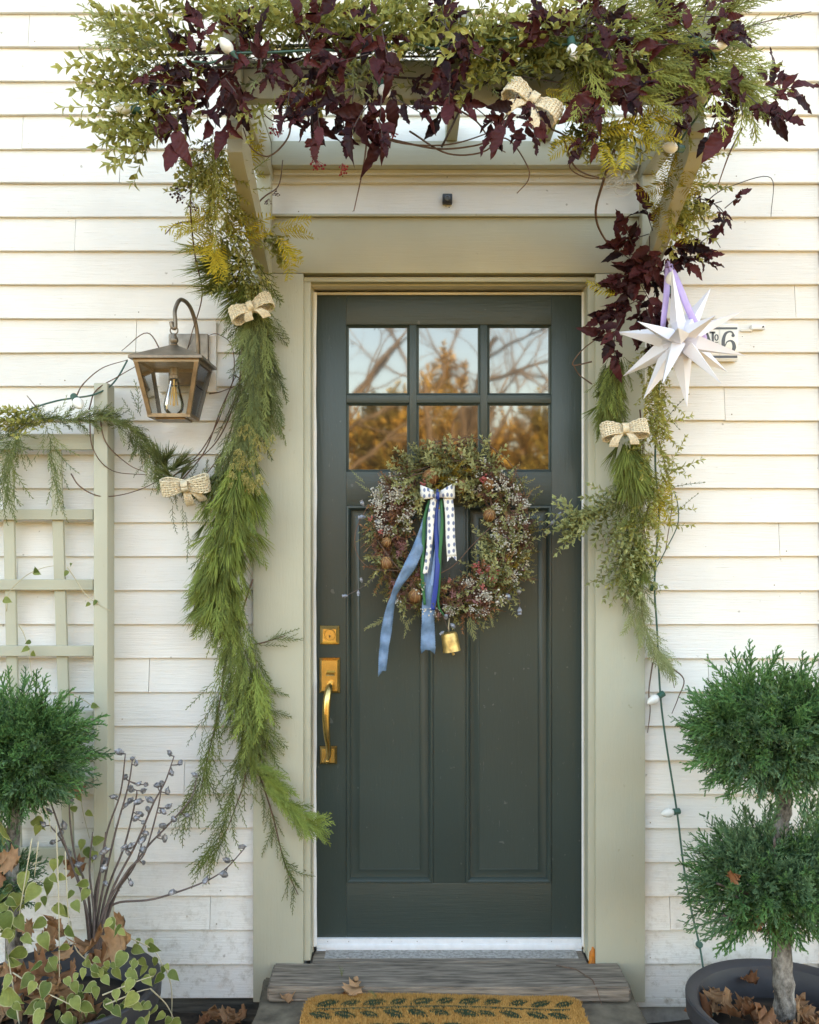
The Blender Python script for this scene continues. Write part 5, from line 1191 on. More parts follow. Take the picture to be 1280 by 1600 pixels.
M['gold_m'] = foliage('golden_moss', [(0, (.30,.20,.03)), (1, (.45,.31,.05))], None, trans=.2)
M['pep'] = foliage('pink_pepper_berries', [(0, (.36,.07,.07)), (1, (.52,.18,.15))], None, trans=.05, rough=.35)
M['russet'] = foliage('russet_dry_sprigs', [(0, (.10,.035,.02)), (.5, (.28,.12,.06)), (1, (.44,.22,.11))], (.52,.30,.16), .5)
M['pinkf'] = foliage('pink_dried_flower', [(0, (.42,.17,.19)), (1, (.60,.32,.33))], None, trans=.1)
scatter('moss', M['moss'], wsc(SPARSE + JUN, 420, .42, seed=2, out=(-.01, .045)), wr)
scatter('sage_sprigs', M['sage_leaf'], wsc(SAGE, 120, .85, seed=3) + wsc(SAGE, 90, .95, 55, 130, seed=4, out=(.03, .06)) + wsc(BOXS, 50, .55, -60, 30, seed=5, out=(.03, .06)) + wsc(SAGE, 40, .9, 300, 350, -1, .2, seed=6, out=(.04, .06)), wr)
scatter('plum_flowers', M['plum'], wsc(PUFF, 40, .8, 120, 200, seed=7, out=(.025, .06)) + wsc(PUFF, 38, .8, 215, 320, seed=8, out=(.02, .06)) + wsc(PUFF, 22, .8, 10, 60, seed=9, out=(.02, .06)) + wsc(PUFF, 25, .8, 330, 370, seed=10, out=(.02, .06)), wr)
cb_ = wsc(GYP, 34, .75, 130, 180, seed=11, out=(.045, .07)) + wsc(GYP, 9, .85, 136, 150, .3, 1, seed=12, out=(.03, .06)) + wsc(GYP, 40, .75, -40, 45, seed=13, out=(.045, .07)) + wsc(GYP, 18, .8, 280, 320, seed=14, out=(.045, .07)) + wsc(GYP, 10, .7, 50, 85, seed=15, out=(.045, .07)) + wsc(GYP, 8, .7, 80, 100, -1, -.2, seed=16, out=(.045, .07)) + wsc(GYP, 8, .7, 225, 280, seed=17, out=(.045, .07))
scatter('russet_sprigs', M['russet'], wsc(SPARSE + PUFF, 150, .45, seed=31, out=(.01, .06)) + wsc(SAGE, 60, .7, 140, 330, seed=32, out=(.03, .06)), wr)
scatter('pink_sprigs', M['pinkf'], wsc(PUFF, 26, .5, 150, 400, seed=33, out=(.04, .065)), wr)
scatter('cream_berries', M['cream_b'], cb_, wr)
scatter('golden_moss', M['gold_m'], wsc(JUN, 22, .45, 78, 100, -.6, .4, seed=18, out=(.05, .07)) + wsc(JUN, 10, .4, 328, 345, -.2, .5, seed=19, out=(.05, .07)), wr)
def at_w(px, py, out): return P(px, py, WY - out)
it = []
for (px, py, s_) in ((752, 746, .8), (756, 752, .7), (660, 755, .7), (745, 880, .75), (752, 890, .7), (765, 900, .7), (775, 905, .65), (758, 915, .7), (780, 895, .6), (760, 885, .7), (597, 832, .6), (579, 812, .6), (700, 905, .5)):
    it.append((PEP[int(px) % 3], frame(at_w(px, py, .075), (rng.uniform(-1, 1), -.8, rng.uniform(-1, .5)), (0, -1, .3), s_), rng.random()))
scatter('pepper_berries', M['pep'], it, wr)
scatter('pink_flowers', M['pinkf'], [(PUFF[i % 4], frame(at_w(x, y, .07), (0, -1, .1), (0, 0, 1), .32), rng.random()) for i, (x, y) in enumerate(((626, 849), (629, 857), (633, 851), (686, 961), (790, 873)))], wr)
pod_m = simple('dry_brown_pod', (.20,.09,.035), .55, 0, .4, 60); rib_m = simple('straw_pod_rib', (.38,.23,.10), .6)
for k, (px, py, r0, tilt) in enumerate(((673, 746, .026, .3), (720, 760, .022, 1.0), (763, 757, .017, -.5), (765, 805, .019, .4), (649, 931, .021, .1), (604, 847, .015, .6), (604, 880, .018, -.3))):
    c0 = at_w(px, py, .062); Mx = Euler((.6 + tilt*.5, tilt, 0)).to_matrix().to_4x4(); mb = MB()
    prof = []
    seg = 20; n = 9; b0 = 0
    for i in range(n):
        t = math.pi*i/(n-1); prof.append((max(.0008, r0*math.sin(t)), r0*1.1*math.cos(t)))
    mb.lathe(prof, c0, seg, Mx)
    o = mb.build('seed_pod', pod_m, wr, True)
    for j in range(8):
        a = j*math.pi/4; pts = [Mx @ V3((r0*1.02*math.sin(t)*math.cos(a), r0*1.02*math.sin(t)*math.sin(a), r0*1.12*math.cos(t))) + c0 for t in np.linspace(.1, math.pi-.1, 9)]
        MB().tube(pts, .0011, 4).build('rib', rib_m, o, True)
for pth in ([(602, 747, .05), (650, 735, .06), (700, 722, .06), (752, 722, .06), (800, 760, .06), (815, 820, .05)], [(750, 690, .03), (790, 715, .03), (818, 765, .03), (828, 830, .03)], [(575, 790, .05), (556, 830, .05), (558, 865, .05), (580, 888, .06), (625, 892, .06)], [(590, 845, .06), (620, 885, .07), (650, 910, .07)],
            [(598, 770, .05), (640, 745, .07), (680, 735, .07)], [(640, 910, .06), (700, 890, .06), (740, 850, .06), (790, 800, .05)], [(815, 870, .05), (800, 915, .06), (780, 945, .05), (740, 965, .05)], [(690, 700, .03), (730, 683, .03), (770, 700, .03), (795, 740, .03)], [(735, 690, .03), (700, 686, .03), (660, 700, .03)]):
    MB().tube(curve_pts([at_w(*q) for q in pth], 8), .0016, 5).build('curling_vine', M['twig'], wr, True)
# silver pods on wiry stems
silver = simple('silver_blue_pod', (.27,.285,.33), .4, .35, .35, 80, .5, 90)
def wire_pod(parent, pts, pods):
    MB().tube(curve_pts(pts, 6), .0011, 5).build('wiry_stem', M['twig_grey'], parent, True)
    for p, d, s_ in pods:
        Mx = V3(d).normalized().to_track_quat('Z', 'Y').to_matrix().to_4x4()
        MB().lathe([(.0012, -.006*s_), (.005*s_, 0), (.0062*s_, .004*s_), (.0045*s_, .009*s_), (.0055*s_, .0125*s_), (.001, .011*s_)], p, 8, Mx).build('silver_pod', silver, parent)
wire_pod(wr, [at_w(590, 900, .04), at_w(565, 918, .04), at_w(543, 930, .04)], [(at_w(541, 931, .04), (-1, 0, -.1), 1), (at_w(560, 925, .04), (0, 0, -1), .9), (at_w(565, 908, .04), (-.3, 0, 1), .9)])
wire_pod(wr, [at_w(590, 812, .05), at_w(575, 795, .05), at_w(568, 788, .05)], [(at_w(567, 788, .05), (-.5, 0, 1), 1.1), (at_w(568, 808, .05), (-1, 0, -.1), 1.3), (at_w(588, 815, .05), (.4, 0, -.6), 1)])
wire_pod(wr, [at_w(785, 915, .05), at_w(800, 925, .05), at_w(811, 935, .05), at_w(812, 948, .05)], [(at_w(811, 926, .05), (0, -.3, .6), 1.3), (at_w(812, 952, .05), (0, -.1, -1), 1.3), (at_w(793, 930, .06), (.3, -.5, -.6), 1.3)])
wire_pod(wr, [at_w(850, 830, .02), at_w(866, 812, .02), at_w(880, 800, .03), at_w(895, 795, .05)], [(at_w(862, 818, .02), (.6, 0, .6), 1.1), (at_w(858, 832, .02), (-1, 0, 0), 1), (at_w(872, 806, .02), (.8, 0, .6), 1.1)])
wire_pod(wr, [at_w(690, 955, .05), at_w(697, 975, .05), at_w(703, 990, .04)], [(at_w(697, 966, .06), (0, -.4, .4), 1.1), (at_w(706, 976, .06), (.5, -.4, -.4), 1.1), (at_w(692, 988, .06), (-.5, 0, -.4), .9)])
it = []
for (x, y, d, s_, tp) in ((605, 965, (-1, 0, -.45), .55, SPARSE), (600, 970, (-.8, 0, -.3), .45, SPARSE), (640, 965, (-.3, 0, -1), .45, SPARSE), (625, 960, (.4, 0, -.8), .4, SPARSE), (735, 960, (.05, 0, -1), .5, CEDAR), (768, 950, (0, 0, -1), .4, SPARSE), (765, 955, (.2, 0, -1), .35, SPARSE), (570, 755, (-.6, 0, .5), .4, SPARSE), (580, 770, (-.8, 0, .6), .4, SPARSE)):
    it.append((tp[int(x) % 4], frame(at_w(x, y, .04), d, (0, -1, .1), s_), .5))
scatter('trailing_sprigs', M['sage_leaf'], it, wr)

# ribbons
rb = thing('ribbon_bow', P(684, 772, WY - .09), 'patterned white bow with blue and green ribbon tails on wreath', 'ribbon')
by_ = WY - .085
pm, t, b = newmat('white_ribbon_with_blue_dots', (.8,.8,.78), .55)
tc = nn(t, 'ShaderNodeNewGeometry'); mp = nn(t, 'ShaderNodeMapping'); mp.inputs['Scale'].default_value = (70, 1, 46); mp.inputs['Rotation'].default_value = (0, R(3), 0); t.links.new(tc.outputs['Position'], mp.inputs[0])
vo = nn(t, 'ShaderNodeTexVoronoi'); vo.voronoi_dimensions = '2D'; vo.inputs['Randomness'].default_value = .25; vo.inputs['Scale'].default_value = 1.0
sx = nn(t, 'ShaderNodeSeparateXYZ'); cx_ = nn(t, 'ShaderNodeCombineXYZ'); t.links.new(mp.outputs[0], sx.inputs[0]); t.links.new(sx.outputs[0], cx_.inputs[0]); t.links.new(sx.outputs[2], cx_.inputs[1]); t.links.new(cx_.outputs[0], vo.inputs['Vector'])
t.links.new(ramp(t, vo.outputs['Distance'], [(.0, (.13,.16,.26)), (.24, (.20,.24,.36)), (.33, (.80,.79,.76)), (1, (.80,.79,.76))]), b.inputs['Base Color'])
blue = simple('dusty_blue_ribbon', (.125,.225,.37), .42, 0, .22, 55, .35, 420); navy = simple('royal_blue_ribbon', (.010,.045,.28), .45); green = simple('green_velvet_ribbon', (.018,.135,.045), .6); sky_r = simple('light_blue_ribbon', (.27,.42,.68), .45)
def rib(pp, wd, mat, tw=None, nm='ribbon_tail', pink=False, cut=None): return ribbon([P(x, y, by_ + dy) for x, y, dy in pp], wd, tw=tw, pink=pink, n=22 if pink else 10, curl=.14, cut=cut).build(nm, mat, rb, True)
rib([(672, 785, .02), (664, 820, .01), (655, 852, .0), (640, 885, -.005), (622, 915, -.01), (611, 945, 0), (604, 985, .01), (600, 1015, .015), (597, 1050, .02)], [.014, .026, .034, .037, .030, .030, .033, .031, .024], blue, [0, .5, -.3, .5, 1.0, .3, -.5, .3], pink=True, cut=('slant', .016))
rib([(676, 790, .028), (673, 850, .02), (670, 920, .015), (669, 970, .02), (669, 1012, .025)], [.014, .028, .036, .042, .046], blue, [0, .45, -.4, .4, -.2], pink=True, cut=('notch', .020))
rib([(684, 780, .02), (686, 830, .015), (679, 890, .012), (672, 935, .015)], [.012, .018, .016, .018], sky_r, [0, .4, -.3], cut=('slant', .01))
rib([(684, 775, .01), (681, 820, .005), (684, 870, 0), (681, 915, .0), (676, 953, .005)], [.010, .013, .016, .016, .015], navy, [0, .2, -.3, .2])
rib([(672, 780, .005), (664, 810, .0), (662, 850, -.002), (660, 900, 0), (664, 945, .01)], [.010, .011, .011, .011, .008], green, [0, .3, -.2, .3])
rib([(690, 780, .005), (691, 820, .0), (688, 860, -.002), (686, 910, .005), (685, 945, .012), (694, 962, .02)], [.009, .011, .010, .010, .006, .004], green, [0, .2, -.3, .2])
rib([(678, 776, -.004), (674, 805, -.008), (672, 840, -.01), (669, 870, -.008), (664, 897, -.005)], [.018, .021, .018, .016, .014], pm, [0, .1, .3, .1])
def swallow(pp, wd, mat):
    """ribbon with a notched end"""
    p = [P(x, y, by_ + dy) for x, y, dy in pp]; o = ribbon(p, wd).build('ribbon_tail', mat, rb, True)
    e = p[-1]; w_ = wd/2
    MB().add([e + V3((-w_, -.0008, 0)), e + V3((w_, -.0008, 0)), e + V3((w_, -.0008, -.014)), e + V3((0, -.0008, 0)), e + V3((-w_*.95, -.0008, -.017)),
              e + V3((-w_, .0008, 0)), e + V3((w_, .0008, 0)), e + V3((w_, .0008, -.014)), e + V3((0, .0008, 0)), e + V3((-w_*.95, .0008, -.017))],
             [(0, 3, 4), (3, 1, 2), (5, 9, 8), (8, 7, 6), (0, 4, 9, 5), (1, 6, 7, 2), (4, 3, 8, 9), (3, 2, 7, 8)]).build('notched_end', mat, o)
swallow([(700, 776, -.004), (703, 805, -.006), (704, 840, -.006), (706, 869, -.004)], .029, pm)
for sg, ex, ey, h0 in ((-1, 657, 772, .020), (1, 711, 769, .022)):
    pts = []; c0 = P(684, 773, by_ - .004); e = P(ex, ey, by_ - .004); mb = MB()
    n = 13; V = []; F = []
    for i in range(n):
        a = math.pi*i/(n-1)*2; u = .5*(1 - math.cos(a)); p = c0.lerp(e, u) + V3((0, -.016*math.sin(a)*math.sqrt(u + .05), 0)); hh = (.006 + .8*h0*u**.8)
        V += [p + V3((0, 0, hh + .006*u)), p + V3((0, -.002*math.sin(a), hh*.3)), p + V3((0, 0, -hh*.3)), p + V3((0, 0, -hh + .004*u))]
    for i in range(n-1):
        for k in range(3): F.append((4*i+k, 4*i+k+1, 4*i+5+k, 4*i+4+k))
    o = mb.add(V, F).build('bow_loop', pm, rb, True); so = o.modifiers.new('thickness', 'SOLIDIFY'); so.thickness = .0012
MB().tube([P(684, 773, by_ - .012) + V3((0, .0095*math.cos(a), .0125*math.sin(a))) for a in np.linspace(0, 2*math.pi, 15)], .0055, 8).build('bow_knot', navy, rb, True)
# bells
gold = simple('gilded_bell', (.62,.43,.17), .42, .75, .45, 45, .5, 50)
bc = P(704, 1004, WY - .03); Mx = Euler((0, R(-9), 0)).to_matrix().to_4x4()
bell = thing('bell', bc, 'flaking gold bell hanging below the wreath', 'bell')
MB().lathe([(.004, .034), (.018, .033), (.0235, .030), (.0255, .022), (.0265, 0), (.0275, -.022), (.0285, -.028), (.026, -.0285), (.0245, -.02), (.023, .02), (.01, .028)], bc, 28, Mx).build('bell_body', gold, bell, 'auto')
MB().tube([bc + Mx @ V3((0, 0, -.02)), bc + Mx @ V3((0, 0, -.034))], .002, 6).build('clapper_rod', gold, bell); MB().lathe([(.001, .005), (.0045, .002), (.0045, -.002), (.001, -.005)], bc + Mx @ V3((.003, 0, -.037)), 10).build('clapper', gold, bell, True)
MB().tube(curve_pts([bc + Mx @ V3((0, 0, .033)), bc + V3((-.006, 0, .05)), bc + V3((-.003, .01, .075))], 5), .0022, 5).build('hanging_cord', M['pale_stalk'], bell, True)
b2 = P(685, 789, WY - .062); bell = thing('bell', b2, 'small narrow brass bell behind the ribbon bow knot', 'bell')
MB().lathe([(.002, .014), (.0045, .013), (.006, .005), (.0075, -.008), (.009, -.013), (.0075, -.0132), (.004, .008)], b2, 16).build('bell_body', gold, bell, 'auto')
MB().tube([b2 + V3((0, 0, .013)), b2 + V3((0, .005, .028))], .0012, 5).build('hanging_cord', M['twig'], bell)
# ------------------------------------------------------------------ doormat
mx0, mx1 = PX(478, -.214), PX(905, -.214); my1, my0 = -.214, -.66; mz = .167
mat_o = thing('doormat', ((mx0+mx1)/2, (my0+my1)/2, mz), 'tan coir doormat with green leaf vine pattern before the step', 'doormat')
coir = simple('tan_coir', (.52,.27,.075), .95, 0, .35, 90, .8, 160); cgreen = simple('green_dyed_coir', (.022,.042,.02), .95, 0, .35, 90, .8, 160)
def mat_outline(n=8, r=.055):
    pts = []
    for cx1, cy1, a0 in ((mx1-r, my1-r*.8, 0), (mx0+r, my1-r*.8, 90), (mx0+r, my0+r, 180), (mx1-r, my0+r, 270)):
        for i in range(n+1):
            a = R(a0 + 90*i/n); pts.append((cx1 + r*math.cos(a), cy1 + r*.8*math.sin(a)))
    return pts
def mz_at(x): u = (x - mx0)/(mx1 - mx0); return .005*math.sin(u*5.5) + .004*u
ol = mat_outline(); mb = MB(); n = len(ol); cxm, cym = (mx0+mx1)/2, (my0+my1)/2
for (f, z) in ((1.0, .0), (1.0, .014), (.985, .020), (.9, .021)):
    for (x, y) in ol: mb.v.append((cxm + (x-cxm)*f, cym + (y-cym)*f, mz + z + (mz_at(x) if z else 0)))
for j in range(3):
    for i in range(n): i2 = (i+1) % n; mb.f.append([j*n+i, j*n+i2, (j+1)*n+i2, (j+1)*n+i]); mb.m.append(0)
mb.f.append([3*n+i for i in range(n)]); mb.m.append(0)
mb.build('pile_base', coir, mat_o, True)
# leaf motifs along wavy stems
motifs = []
for row, y0 in enumerate((-.288, -.43, -.57)):
    k = 0; x = mx0 + .05
    while x < mx1 - .05:
        for sg in (-1, 1): motifs.append((x + rng.uniform(-.006, .006) + (.02 if sg > 0 else 0), y0 + sg*.032 + .008*math.sin(x*9 + row), (.42 if sg > 0 else -.42) + rng.uniform(-.15, .15), .034 + rng.uniform(-.004, .005)))
        x += .068; k += 1
for x, y, a, L in motifs:
    d = V3((math.cos(a), math.sin(a), 0)); s_ = V3((-d.y, d.x, 0)); z = mz + .0235 + mz_at(x); c0 = V3((x, y, z))
    ring_ = [c0 - d*L, c0 - d*L*.5 + s_*L*.36, c0 + s_*L*.46, c0 + d*L*.5 + s_*L*.32, c0 + d*L, c0 + d*L*.5 - s_*L*.32, c0 - s_*L*.46, c0 - d*L*.5 - s_*L*.36]
    if abs(x-cxm) < (mx1-mx0)/2 - .03 and y < my1 - .02 and y > my0 + .03:
        MB().add(ring_ + [p - V3((0, 0, .004)) for p in ring_], [tuple(range(8))] + [(i, 8+i, 8+(i+1) % 8, (i+1) % 8) for i in range(8)]).build('leaf_motif', cgreen, mat_o)
for y0 in (-.288, -.43, -.57):
    MB().tube([V3((x, y0 + .008*math.sin(x*9), mz + .0235 + mz_at(x))) for x in np.linspace(mx0 + .04, mx1 - .04, 30)], .0035, 5).build('vine_motif', cgreen, mat_o, True)
rr = random.Random(77); it_t, it_g = [], []
FIB = (np.array([(-.0012, 0, 0), (.0012, 0, 0), (0, .011, .0)], np.float32), np.array([(0, 1, 2)], np.int32), np.array([0, 0, 1], np.float32))
for i in range(30000):
    x, y = rr.uniform(mx0, mx1), my1 - (my1-my0)*rr.random()**1.7
    rx, ry = max(0, abs(x-cxm) - ((mx1-mx0)/2 - .055)), max(0, abs(y-cym) - ((my1-my0)/2 - .045))
    if (rx/.055)**2 + (ry/.045)**2 > 1: continue
    g = False
    for mx_, my_, a, L in motifs:
        if abs(x-mx_) < L and abs(y-my_) < L:
            u = (x-mx_)*math.cos(a) + (y-my_)*math.sin(a); v = -(x-mx_)*math.sin(a) + (y-my_)*math.cos(a)
            if abs(u) < L and abs(v) < .46*L*(1 - (u/L)**2) and abs(v) > .0022: g = True; break
    m_ = frame(V3((x, y, mz + .019 + mz_at(x))), (rr.gauss(0, .35), rr.gauss(0, .35) - .1, 1), (rr.gauss(0, .3), -1, 0), 1.0)
    (it_g if g else it_t).append((FIB, m_, rr.random()))
scatter('coir_fibre', foliage('tan_fibre', [(0, (.42,.20,.05)), (1, (.72,.42,.14))], None, trans=0, rough=.95), it_t, mat_o)
scatter('green_fibre', foliage('green_fibre', [(0, (.025,.045,.02)), (1, (.075,.105,.05))], None, trans=0, rough=.95), it_g, mat_o)

# ------------------------------------------------------------------ planters
def planter(cx, cy, r, zrim, label, soilz):
    o = thing('planter', (cx, cy, 0.0), label, 'planter')
    prof = [(r*.70, .004), (r*.74, .01), (r*.90, zrim - .055), (r*.99, zrim - .05), (r*1.0, zrim - .004), (r*.985, zrim), (r*.95, zrim - .001), (r*.90, zrim - .010), (r*.885, zrim - .012), (r*.875, zrim - .02), (r*.80, soilz), (r*.5, soilz - .01)]
    MB().lathe(prof, (cx, cy, 0), 64).build('pot', M['pot'], o, 'auto')
    MB().lathe([(r*.79, soilz), (r*.5, soilz + .012), (r*.2, soilz + .02), (.002, soilz + .022)], (cx, cy, 0), 32).build('potting_soil', M['soil'], o, True)
    return o
RPX, RPY = PX(1230, -.42), -.42
planter(RPX, RPY, .266, .277, 'charcoal round planter holding the right two tier topiary', .185)
LPX, LPY = PX(100, -.42), -.42
planter(LPX, LPY, .258, .326, 'charcoal round planter under variegated leaves in left corner', .25)

# ------------------------------------------------------------------ topiaries
bark, t, b = newmat('grey_fissured_bark', (.2,.19,.17), .9)
n1 = noise(t, 26, 6, .7, stretch=(1, 1, .6)); t.links.new(ramp(t, n1, [(.38, (.045,.04,.035)), (.5, (.20,.185,.165)), (.66, (.42,.40,.37))]), b.inputs['Base Color']); t.links.new(bump(t, n1, 1, .012), b.inputs['Normal'])
def crown(b1, b2, c, rx, rz, count, seed, sz=1.0, flat=.0, up=.12):
    """ball of juniper sprays"""
    r = random.Random(seed)
    lump = [(V3((r.gauss(0, 1), r.gauss(0, 1), r.gauss(0, 1))).normalized(), r.uniform(-.16, .20)) for _ in range(16)]
    for i in range(count):
        d = V3((r.gauss(0, 1), r.gauss(-.12, 1), r.gauss(0, 1))).normalized(); k = 1 + sum(a * max(0, d.dot(v))**6 for v, a in lump)
        q = r.uniform(.45, .92)*k; p = c + V3((d.x*rx*q, d.y*rx*q, d.z*rz*q))
        dd = d*1.0 + V3((0, 0, up)) + V3((r.gauss(0, .28), r.gauss(0, .28), r.gauss(0, .28)))
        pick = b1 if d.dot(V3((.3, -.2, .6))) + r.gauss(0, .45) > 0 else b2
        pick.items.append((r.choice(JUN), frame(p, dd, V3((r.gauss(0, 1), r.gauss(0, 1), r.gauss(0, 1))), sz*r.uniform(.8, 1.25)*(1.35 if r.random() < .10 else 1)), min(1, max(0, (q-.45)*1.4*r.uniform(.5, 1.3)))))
tp_ = thing('topiary_tree', (RPX, RPY, .19), 'two tier juniper topiary in the charcoal planter right of door', 'topiary')
ty_ = RPY
pts = [P(1228, 1640, ty_), P(1226, 1560, ty_), P(1222, 1500, ty_), P(1222, 1440, ty_), P(1212, 1380, ty_), P(1218, 1300, ty_), P(1226, 1255, ty_), P(1212, 1200, ty_), P(1200, 1120, ty_)]
pp = curve_pts(pts, 6); rad = [(.030 - .014*i/len(pp))*(1 + .07*math.sin(i*1.7) + .04*math.sin(i*4.1)) for i in range(len(pp))]
MB().tube(pp, rad, 14).build('trunk', bark, tp_, True)
for (a, b0) in (((1222, 1450), (1150, 1400)), ((1215, 1400), (1120, 1380)), ((1218, 1430), (1290, 1400)), ((1215, 1240), (1150, 1190)), ((1212, 1220), (1280, 1180)), ((1205, 1200), (1200, 1090)), ((1212, 1390), (1210, 1310)), ((1222, 1460), (1130, 1430))):
    MB().tube(curve_pts([P(*a, ty_), P((a[0]*.4 + b0[0]*.6), (a[1]*.4 + b0[1]*.6) + 6, ty_ - .05), P(*b0, ty_ - .08)], 5), [.007 - .0004*i for i in range(11)], 6).build('limb', M['twig_grey'], tp_, True)
g1, g2 = Bunch(1), Bunch(2)
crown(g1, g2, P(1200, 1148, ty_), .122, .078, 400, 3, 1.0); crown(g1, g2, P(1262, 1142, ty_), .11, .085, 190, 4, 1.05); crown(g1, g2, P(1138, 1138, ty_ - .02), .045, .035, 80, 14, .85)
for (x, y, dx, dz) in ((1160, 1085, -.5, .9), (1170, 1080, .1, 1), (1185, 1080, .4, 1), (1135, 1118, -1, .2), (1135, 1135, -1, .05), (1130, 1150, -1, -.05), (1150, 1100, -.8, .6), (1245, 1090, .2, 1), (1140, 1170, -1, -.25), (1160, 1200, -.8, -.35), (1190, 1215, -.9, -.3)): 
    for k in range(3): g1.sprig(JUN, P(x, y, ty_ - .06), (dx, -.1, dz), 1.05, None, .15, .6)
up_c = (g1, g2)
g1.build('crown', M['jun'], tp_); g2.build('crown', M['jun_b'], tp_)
g1, g2 = Bunch(3), Bunch(4)
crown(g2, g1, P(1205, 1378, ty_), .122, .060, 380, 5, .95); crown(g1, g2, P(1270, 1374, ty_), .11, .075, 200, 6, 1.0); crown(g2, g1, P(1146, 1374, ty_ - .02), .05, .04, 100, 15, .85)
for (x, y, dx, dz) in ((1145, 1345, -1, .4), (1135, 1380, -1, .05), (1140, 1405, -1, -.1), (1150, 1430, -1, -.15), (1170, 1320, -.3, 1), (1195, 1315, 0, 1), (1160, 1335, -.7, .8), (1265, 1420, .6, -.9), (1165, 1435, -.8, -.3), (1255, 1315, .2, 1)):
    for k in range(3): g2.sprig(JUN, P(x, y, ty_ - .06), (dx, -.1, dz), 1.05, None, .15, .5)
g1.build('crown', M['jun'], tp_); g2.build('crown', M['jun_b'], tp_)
tl_ = thing('topiary_tree', (PX(20, -.40), -.40, .25), 'juniper topiary ball in the left planter before trellis', 'topiary')
ly = -.40
MB().tube(pxc([(20, 1600, ly), (22, 1480, ly), (18, 1380, ly), (22, 1280, ly), (25, 1180, ly)], 6), [.026 - .0005*i for i in range(25)], 12).build('trunk', bark, tl_, True)
g1, g2 = Bunch(5), Bunch(6)
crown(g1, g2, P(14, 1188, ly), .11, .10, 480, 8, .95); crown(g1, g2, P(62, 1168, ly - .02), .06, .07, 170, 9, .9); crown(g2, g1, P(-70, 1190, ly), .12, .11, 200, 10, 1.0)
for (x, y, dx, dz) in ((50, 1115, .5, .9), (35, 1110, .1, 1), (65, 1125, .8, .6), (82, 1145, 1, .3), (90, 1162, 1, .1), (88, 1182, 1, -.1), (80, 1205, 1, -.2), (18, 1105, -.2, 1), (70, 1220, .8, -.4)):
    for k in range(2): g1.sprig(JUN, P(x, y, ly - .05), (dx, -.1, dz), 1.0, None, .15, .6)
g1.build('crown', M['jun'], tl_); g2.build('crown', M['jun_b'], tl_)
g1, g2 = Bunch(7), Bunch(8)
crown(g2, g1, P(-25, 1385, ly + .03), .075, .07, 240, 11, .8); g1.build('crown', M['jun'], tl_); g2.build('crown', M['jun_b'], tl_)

# ------------------------------------------------------------------ twigs with silver pods
tw = thing('twig_bundle', P(145, 1500, -.36), 'bundle of bare twigs with silver dried pods in left planter', 'twigs')
by2 = -.36
stems = [[(146, 1500), (150, 1420), (165, 1310), (188, 1240), (196, 1178)], [(147, 1500), (155, 1420), (178, 1310), (200, 1230), (207, 1188)], [(148, 1500), (165, 1400), (195, 1320), (212, 1250), (214, 1235)],
         [(150, 1500), (172, 1400), (212, 1320), (240, 1255), (258, 1222), (272, 1182)], [(150, 1500), (180, 1400), (225, 1330), (262, 1290), (298, 1248), (308, 1212)], [(150, 1500), (165, 1440), (180, 1412), (240, 1405), (310, 1382), (350, 1360), (382, 1326)],
         [(143, 1500), (135, 1420), (105, 1330), (85, 1270), (72, 1235)], [(142, 1500), (130, 1400), (100, 1320), (78, 1290)], [(146, 1500), (148, 1400), (162, 1340), (165, 1300)], [(148, 1500), (160, 1430), (200, 1360), (225, 1335), (245, 1270), (252, 1235)],
         [(144, 1500), (138, 1400), (118, 1340), (110, 1290), (108, 1250)], [(150, 1500), (160, 1440), (185, 1390), (212, 1350), (228, 1290)], [(145, 1500), (147, 1430), (140, 1360), (145, 1300)]]
TWP = []
for k, s_ in enumerate(stems):
    pts = pxc([(x, y, by2 + .012*math.sin(k*2 + i) + (.02*(k % 3) - .02)) for i, (x, y) in enumerate(s_)], 6); TWP += pts[8:]; MB().tube(pts, [.0042 - .0026*i/len(pts) for i in range(len(pts))], 6).build('twig', M['twig_grey'], tw, True)
def lump_pod(seed):
    r = random.Random(seed); bm = bmesh.new(); bmesh.ops.create_icosphere(bm, subdivisions=2, radius=1)
    for v in bm.verts: v.co *= 1 + r.uniform(-.22, .18); v.co.z *= 1.45
    top_ = max(bm.verts, key=lambda v: v.co.z); top_.co.z += .7
    me = bpy.data.meshes.new('silver_pod'); bm.to_mesh(me); bm.free(); me.materials.append(silver2); return me
silver2 = simple('silver_grey_dried_pod', (.24,.24,.255), .38, .5, .7, 160, .8, 200)
PODS = [lump_pod(i) for i in range(4)]
rr = random.Random(31)
